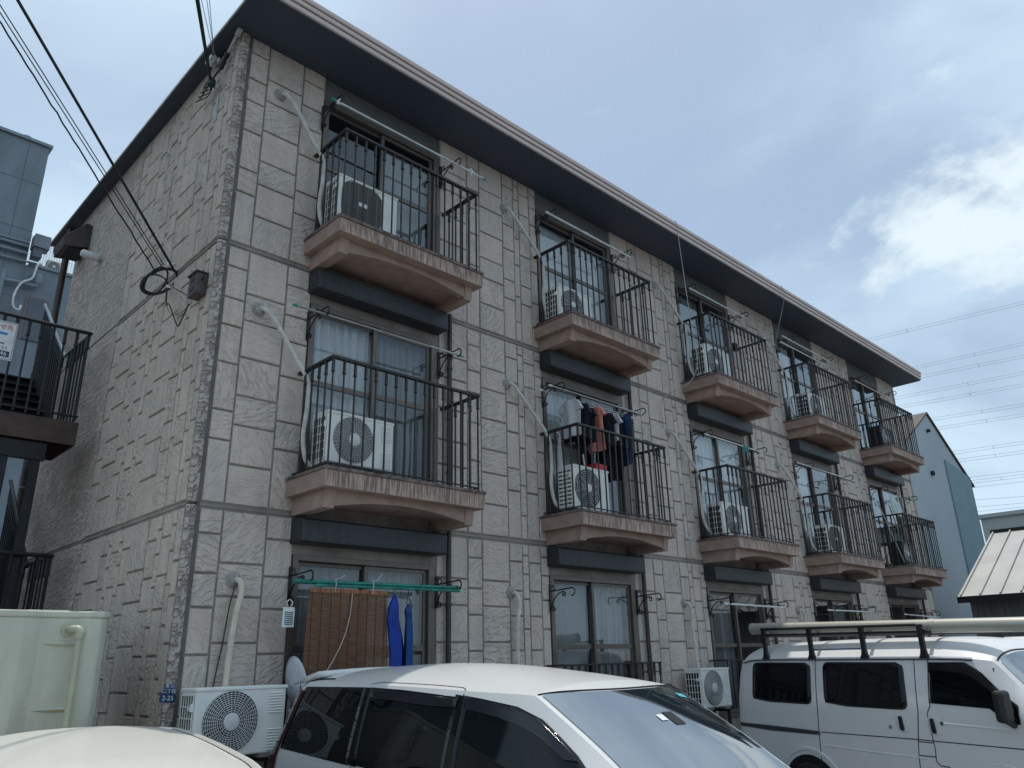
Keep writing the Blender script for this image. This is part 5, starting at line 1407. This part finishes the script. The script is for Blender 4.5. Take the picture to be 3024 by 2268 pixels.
# --- white minivan in the middle
mv = empty('minivan', 'white minivan with smoked side glass parked nose out in the centre', 'car')
V = Car([(-.37, .68, .60, .50, .55, .60), (-.355, .75, .66, .85, .90, .95), (-.31, .79, .665, 1.06, 1.12, 1.18), (-.22, .80, .67, 1.14, 1.34, 1.42), (-.08, .80, .665, 1.16, 1.60, 1.68), (.06, .80, .665, 1.16, 1.668, 1.752),
         (1.0, .805, .67, 1.14, 1.652, 1.785), (1.6, .805, .668, 1.12, 1.637, 1.775), (2.2, .805, .665, 1.1, 1.616, 1.73), (2.76, .805, .645, 1.08, 1.597, 1.66), (2.87, .805, .648, 1.08, 1.545, 1.605), (3.25, .805, .66, 1.06, 1.335, 1.385), (3.7, .80, .69, .98, 1.07, 1.115),
         (4.1, .79, .73, .93, .95, .99), (4.5, .77, .70, .84, .87, .91), (4.62, .72, .64, .66, .70, .75), (4.66, .68, .58, .5, .55, .6)], p=2.3)
V.body('body', M_['paint'], mv)
for sg in (-1, 1):
    V.side_panel(rpoly([(-.13, 1.175), (1.00, 1.125), (.99, 1.635), (.025, 1.635)], .03), M_['car_glass'], 'quarter_window', mv, sgn=sg)
    V.side_panel(rpoly([(1.02, 1.125), (2.11, 1.08), (2.12, 1.597), (1.01, 1.635)], .02), M_['car_glass'], 'sliding_door_window', mv, sgn=sg)
    V.side_panel([(.94, 1.127), (1.08, 1.124), (1.07, 1.632), (.94, 1.634)], M_['car_glass'], 'pillar_trim', mv, off=.0062, sgn=sg, nu=3)
    V.side_panel([(2.06, 1.082), (2.20, 1.078), (2.20, 1.588), (2.06, 1.598)], M_['car_glass'], 'pillar_trim', mv, off=.0062, sgn=sg, nu=3)
    V.side_panel([(2.15, 1.08), (3.50, 1.03), (3.42, 1.11), (3.12, 1.335), (2.84, 1.49), (2.60, 1.55), (2.15, 1.592)], M_['car_glass'], 'front_door_window', mv, sgn=sg)
    V.side_panel([(1.08, 1.555), (2.09, 1.52), (2.10, 1.585), (1.08, 1.622)], M_['visor'], 'door_visor', mv, off=.016, sgn=sg, nv=4)
    V.side_panel([(2.16, 1.515), (2.52, 1.478), (2.82, 1.415), (3.08, 1.29), (3.17, 1.285), (3.10, 1.335), (2.84, 1.48), (2.58, 1.545), (2.16, 1.583)], M_['visor'], 'door_visor', mv, off=.016, sgn=sg, nv=10)
    V.side_panel(rpoly([(-.335, .95), (-.22, .95), (-.17, 1.12), (-.09, 1.33), (.0, 1.61), (-.055, 1.61), (-.16, 1.40), (-.25, 1.2)], .012), M_['tail'], 'tail_lamp', mv, off=.012, sgn=sg, nv=16, thick=.022)
    for z in (1.08, 1.22, 1.36, 1.49): V.side_line([(-.345 + (z - .9) * .5, z), (-.235 + (z - .9) * .44, z + .004)], 'lamp_rib', mv, M_['gap'], .005, .026, sg, 3)
    V.side_line([(2.135, 1.60), (2.13, 1.2), (2.12, .9), (2.05, .5)], 'door_seam', mv, M_['gap'], .0045, .001, sg)
    V.side_line([(1.005, 1.12), (1.0, .9), (.95, .7)], 'door_seam', mv, M_['gap'], .004, .001, sg)
    V.top_line([(1.02, sg), (1.03, sg * .985), (1.12, sg * .945), (1.85, sg * .94), (2.07, sg * .945), (2.125, sg * .975), (2.135, sg)], 'roof_seam', mv, M_['gap'], .0035, 0)
    wheel(mv, .55, sg * .71, .31); wheel(mv, 3.4, sg * .71, .31)
    ms = MB().lathe([(.03, -.09), (.085, -.06), (.095, .02), (.05, .09)], 12, (3.15, sg * .94, 1.08), 1)
    ms.build('door_mirror', M_['paint'], mv, smooth=True)
ws_a = lambda q: 2.79 + .09 * (1 - abs(q / .95) ** 2)
V.top_panel(ws_a, lambda q: 4.04, -.95, .95, M_['wind_glass'], 'windshield', mv, off=.006)
V.top_line([(2.77 + .09 * (1 - abs(q) ** 2), q * .97) for q in [-1 + i / 8 for i in range(17)]], 'windshield_seal', mv, M_['gap'], .008, -.002, 2)
V.top_panel(lambda q: -.27, lambda q: -.10, -.86, .86, M_['car_glass'], 'rear_window', mv, nu=12, nv=6)
sp = MB()
sp.grid(lambda u, v: (-.13 + .27 * v, -.63 + 1.26 * u, 1.715 + .035 * v + .02 * math.sin(math.pi * u) - .012 * (1 - v)), 16, 4)
so = sp.build('rear_spoiler', M_['paint'], mv, smooth=True); k_ = so.modifiers.new('solid', 'SOLIDIFY'); k_.thickness = .045; k_.offset = -1
V.top_line([(-.03, -.99), (.05, -.965), (.14, -.93), (.38, -.915)], 'spoiler_gap', mv, M_['gap'], .008, .002)
for q, s_, w_ in ((.05, 3.42, .05),):
    V.top_panel(lambda t: 3.12, lambda t: 3.17, -.02, .07, M_['letter_white'], 'mirror_label', mv, off=.010, nu=3, nv=2)
V.top_panel(lambda t: 3.10, lambda t: 3.21, .10, .24, M_['trim'], 'room_mirror', mv, off=.009, nu=3, nv=2)
V.top_panel(lambda t: 2.90, lambda t: 2.94, .72, .84, M_['sticker'], 'inspection_sticker', mv, off=.010, nu=3, nv=2)
place(mv, (.71, -.85), 3, .665)

# --- cream estate car, roof only in view
es = empty('cream_car', 'cream white car at lower left of which only the sunlit roof shows', 'car')
C_ = Car([(-.25, .80, .70, .65, .70, .75), (-.2, .84, .66, 1.0, 1.22, 1.28), (-.04, .85, .60, 1.0, 1.365, 1.425), (.25, .855, .585, 1.0, 1.405, 1.458), (1.4, .86, .585, 1.0, 1.418, 1.475), (2.6, .86, .58, 1.0, 1.405, 1.465), (3.1, .86, .57, 1.0, 1.37, 1.44),
          (3.9, .85, .70, .93, 1.0, 1.05), (4.9, .80, .68, .76, .82, .87), (5.05, .70, .60, .5, .55, .6)], p=2.6)
C_.body('body', M_['paint_cream'], es)
for sg in (-1, 1):
    C_.side_panel(rpoly([(.0, 1.03), (3.3, 1.02), (2.95, 1.34), (.12, 1.35)], .05), M_['car_glass'], 'side_windows', es, sgn=sg)
    C_.top_line([(.03 + .12 * i / 3, sg * (.80 + .165 * (i / 3))) for i in range(4)] + [(.15 + 2.85 * i / 10, sg * (.965 if i else .965)) for i in range(1, 11)], 'roof_moulding', es, M_['paint_cream'], .013, .004, 4)
    C_.top_line([(.15 + 2.85 * i / 10, sg * .925) for i in range(11)], 'roof_seam', es, M_['gap'], .0035, 0, 4)
    wheel(es, .5, sg * .76, .30); wheel(es, 3.9, sg * .76, .30)
C_.top_panel(lambda q: 3.15, lambda q: 3.85, -.9, .9, M_['wind_glass'], 'windshield', es)
place(es, (-1.0 - .58 * .966, -.92 + .58 * .259), 15, .58)

# --- white cargo van on the right
cv = empty('cargo_van', 'white cargo van with black roof rack and a long tube on top', 'van')
B = Car([(-1.03, .74, .66, .6, .65, .70), (-1.02, .80, .72, 1.1, 1.18, 1.28), (-.985, .82, .745, 1.2, 1.53, 1.66), (-.90, .83, .75, 1.22, 1.70, 1.86), (-.70, .83, .752, 1.22, 1.735, 1.915), (.4, .83, .752, 1.22, 1.727, 1.935),
         (1.6, .83, .75, 1.22, 1.716, 1.925), (2.0, .83, .745, 1.22, 1.705, 1.89), (2.3, .83, .735, 1.22, 1.675, 1.80), (2.48, .83, .735, 1.2, 1.48, 1.63), (2.78, .83, .745, 1.08, 1.14, 1.27), (3.0, .81, .72, .93, 1.0, 1.05), (3.1, .78, .68, .55, .6, .66)], low=.27, p=4.5)
B.body('body', M_['paint_van'], cv, ns=80)
for sg in (-1, 1):
    B.side_panel(rpoly([(-.74, 1.245), (.165, 1.225), (.17, 1.685), (-.73, 1.70)], .07), M_['trim'], 'window_rubber', cv, off=.003, sgn=sg)
    B.side_panel(rpoly([(-.72, 1.265), (.145, 1.245), (.15, 1.665), (-.71, 1.68)], .06), M_['car_glass'], 'rear_window_glass', cv, off=.006, sgn=sg)
    B.side_panel(rpoly([(.345, 1.225), (1.385, 1.205), (1.37, 1.675), (.34, 1.69)], .075), M_['trim'], 'window_rubber', cv, off=.003, sgn=sg)
    B.side_panel(rpoly([(.365, 1.245), (1.365, 1.225), (1.35, 1.655), (.36, 1.67)], .065), M_['car_glass'], 'sliding_window_glass', cv, off=.006, sgn=sg)
    B.side_panel([(1.64, 1.27), (2.22, 1.26), (2.42, 1.11), (2.50, 1.12), (2.50, 1.28), (2.40, 1.36), (2.16, 1.60), (2.06, 1.655), (1.66, 1.66)], M_['car_glass'], 'door_glass', cv, off=.004, sgn=sg, nv=24)
    B.side_panel([(1.66, 1.585), (1.98, 1.585), (2.14, 1.51), (2.36, 1.33), (2.43, 1.335), (2.2, 1.575), (2.05, 1.668), (1.66, 1.672)], M_['visor'], 'door_visor', cv, off=.018, sgn=sg, nv=16)
    B.side_panel(rpoly([(1.625, 1.28), (1.645, 1.28), (1.665, 1.57), (1.645, 1.57)], .004), M_['chrome'], 'window_channel', cv, off=.008, sgn=sg)
    for pts in ([(.24, 1.725), (.235, 1.2), (.21, .95), (.16, .45)], [(1.50, 1.715), (1.49, 1.2), (1.41, .8), (1.36, .4)], [(1.655, 1.71), (1.63, 1.25), (1.585, 1.18), (1.60, .85), (1.585, .74), (1.62, .70), (1.72, .695)], [(.24, .935), (1.4, .93), (1.6, .925), (2.9, .90)], [(1.44, .91), (1.59, .907)], [(1.42, .78), (1.585, .778)]):
        B.side_line(pts, 'panel_seam', cv, M_['gap'], .0048, .0005, sg)
    B.side_panel([(-1.0, .925), (.225, .905), (.225, .955), (-1.0, .985)], M_['molding'], 'side_moulding', cv, off=.008, sgn=sg, nv=4)
    for s0, z0 in ((1.285, 1.075), (1.635, 1.065)):
        B.side_panel(rpoly([(s0 - .06, z0 - .075), (s0 + .075, z0 - .08), (s0 + .07, z0 + .085), (s0 - .06, z0 + .085)], .03), M_['paint_van'], 'handle_recess', cv, off=.003, sgn=sg, nv=6)
        B.side_panel(rpoly([(s0 - .022, z0 - .065), (s0 + .022, z0 - .07), (s0 + .012, z0 + .075), (s0 - .022, z0 + .075)], .018), M_['trim'], 'door_handle', cv, off=.016, sgn=sg, nv=8, thick=.02)
    for s0, z0 in ((1.145, 1.035), (1.73, 1.095)):
        MB().lathe([(.018, 0), (.018, .012), (.006, .014)], 12, (s0, 0, z0), 1).build('door_lock', M_['chrome'], cv, (0, sg * (B.side(s0, z0) + (.0 if sg > 0 else .014)), 0))
    B.side_line([(.24, .80), (.8, .775), (1.5, .755)], 'body_crease', cv, M_['paint_van'], .014, -.006, sg)
    B.side_line([(1.72, 1.10), (2.0, 1.085), (2.4, 1.065)], 'body_crease', cv, M_['paint_van'], .016, -.007, sg)
    for s0 in (0, 2.22):
        B.side_line([(s0 + .44 * math.cos(R(a)), .31 + .44 * math.sin(R(a))) for a in range(0, 181, 10)], 'wheel_arch', cv, M_['paint_van'], .026, -.006, sg, 2)
        B.side_panel([(s0 + .40 * math.cos(R(a)), .285 + .40 * math.sin(R(a))) for a in range(0, 181, 8)], M_['gap'], 'wheel_well', cv, off=.003, sgn=sg, nv=14)
        wheel(cv, s0, sg * .755, .30, .18)
    gt = MB().tube([(s, sg * (B.par(s)[1] + .012), B.par(s)[3] + .004) for s in [-.88 + i * .1 for i in range(31)]], .014, 6)
    gt.build('rain_gutter', M_['paint_van'], cv, smooth=True)
    MB().tube([(s, sg * (B.par(s)[1] + .014), B.par(s)[3] - .014) for s in [-.88 + i * .1 for i in range(31)]], .005, 5).build('gutter_shadow_gap', M_['gap'], cv)
    for i in range(7): B.side_panel(rpoly([(1.50 + i * .03, .635), (1.512 + i * .03, .635), (1.512 + i * .03, .675), (1.50 + i * .03, .675)], .003), M_['gap'], 'vent_slot', cv, off=.003, sgn=sg, nu=2, nv=2)
    mr = empty('mirror'); mr.parent = cv; mr.location = (2.46, sg * 1.0, 1.28)
    MB().box(-.05, .05, -.09, .09, -.14, .14).build('housing', M_['trim'], mr, bevel=.035)
    MB().tube([(0, 0, -.12), (-.02, -sg * .16, -.17)], .03, 8).build('arm', M_['trim'], mr)
B.top_panel(lambda q: 2.36, lambda q: 2.76, -.93, .93, M_['wind_glass'], 'windshield', cv, off=.006)
B.top_line([(2.335, q) for q in [-.95 + i * .1 for i in range(20)]], 'windshield_seal', cv, M_['gap'], .008, 0, 2)
for z in (1.83, 1.79): pass
wf = MB().tube([(2.33, -.79, 1.575), (2.36, -.84, 1.60)], .005, 5); wf.lathe([(.012, 0), (.012, .01)], 8, (2.36, -.84, 1.60)); wf.build('aerial_base', M_['trim'], cv)
place(cv, (6.60, -2.22), 13, .745)
# a second van of the same make parked beyond it
cv2 = copy_tree(cv)
tag(cv2, 'second white van parked beyond the cargo van, only its roof showing', 'van')
cv2.name = 'cargo_van'
place(cv2, (9.35, -2.9), 13, .745)
# roof rack on the near van
for i, s0 in enumerate((-.48, .22, .935, 1.64)):
    zg = B.par(s0)[3]; zr1 = 2.082 - .022 * s0; zr0 = zr1 - .07
    for sg in (-1, 1):
        lg = MB(); y0 = sg * (B.par(s0)[1] + .02)
        lg.prism([(s0 - .06, zg - .005), (s0 + .06, zg - .005), (s0 + .035, zg + .045), (s0 + .025, zg + .10), (s0 + .03, zr1 + .005), (s0 - .03, zr1 + .005), (s0 - .025, zg + .10), (s0 - .035, zg + .045)], 1, y0 - .02, y0 + .02)
        lg.build('rack_leg', M_['trim'], cv, bevel=.006)
    MB().box(s0 - .018, s0 + .018, -.72, .72, zr0 - .03, zr0 + .006).build('rack_crossbar', M_['trim'], cv)
for sg in (-1, 1):
    y0 = sg * .775
    MB().tube([(-.52, y0, 2.093), (1.60, y0, 2.047), (1.70, y0, 1.985)], .016, 8).build('rack_rail', M_['trim'], cv, smooth=True)
    MB().tube([(-.52, y0, 2.023), (1.76, y0, 1.973)], .013, 8).build('rack_rail', M_['trim'], cv, smooth=True)
B.side_line([(.22, 1.83), (.94, 1.828)], 'rack_strap', cv, M_['navy'], .006, .01, -1)
tb = empty('roof_tube', 'long pale metal carrier tube lying along the van roof rack', 'tube')
tm = MB()
tm.tube([(-.80, 0, .010), (.0, 0, -.015), (1.68, 0, -.07)], .068, 20); tm.build('tube', M_['tube'], tb, smooth=50)
MB().tube([(1.70, 0, -.07), (4.4, 0, -.158)], .070, 20).build('tube', M_['tube'], tb, smooth=50)
MB().tube([(1.66, 0, -.069), (1.72, 0, -.071)], .0745, 20).build('coupling', M_['tube'], tb, smooth=50)
MB().tube([(-.50, 0, .001), (-.45, 0, -.001)], .072, 20).build('coupling', M_['conduit'], tb, smooth=50)
MB().tube([(-.83, 0, .011), (-.80, 0, .010)], .073, 20).build('end_cap', M_['conduit'], tb, smooth=50)
tb.rotation_euler = cv.rotation_euler
_a = R(13); _c = Vector((6.60, -2.22)) + Vector((math.cos(_a), -math.sin(_a))) * .16
tb.location = (_c.x, _c.y, 2.102)
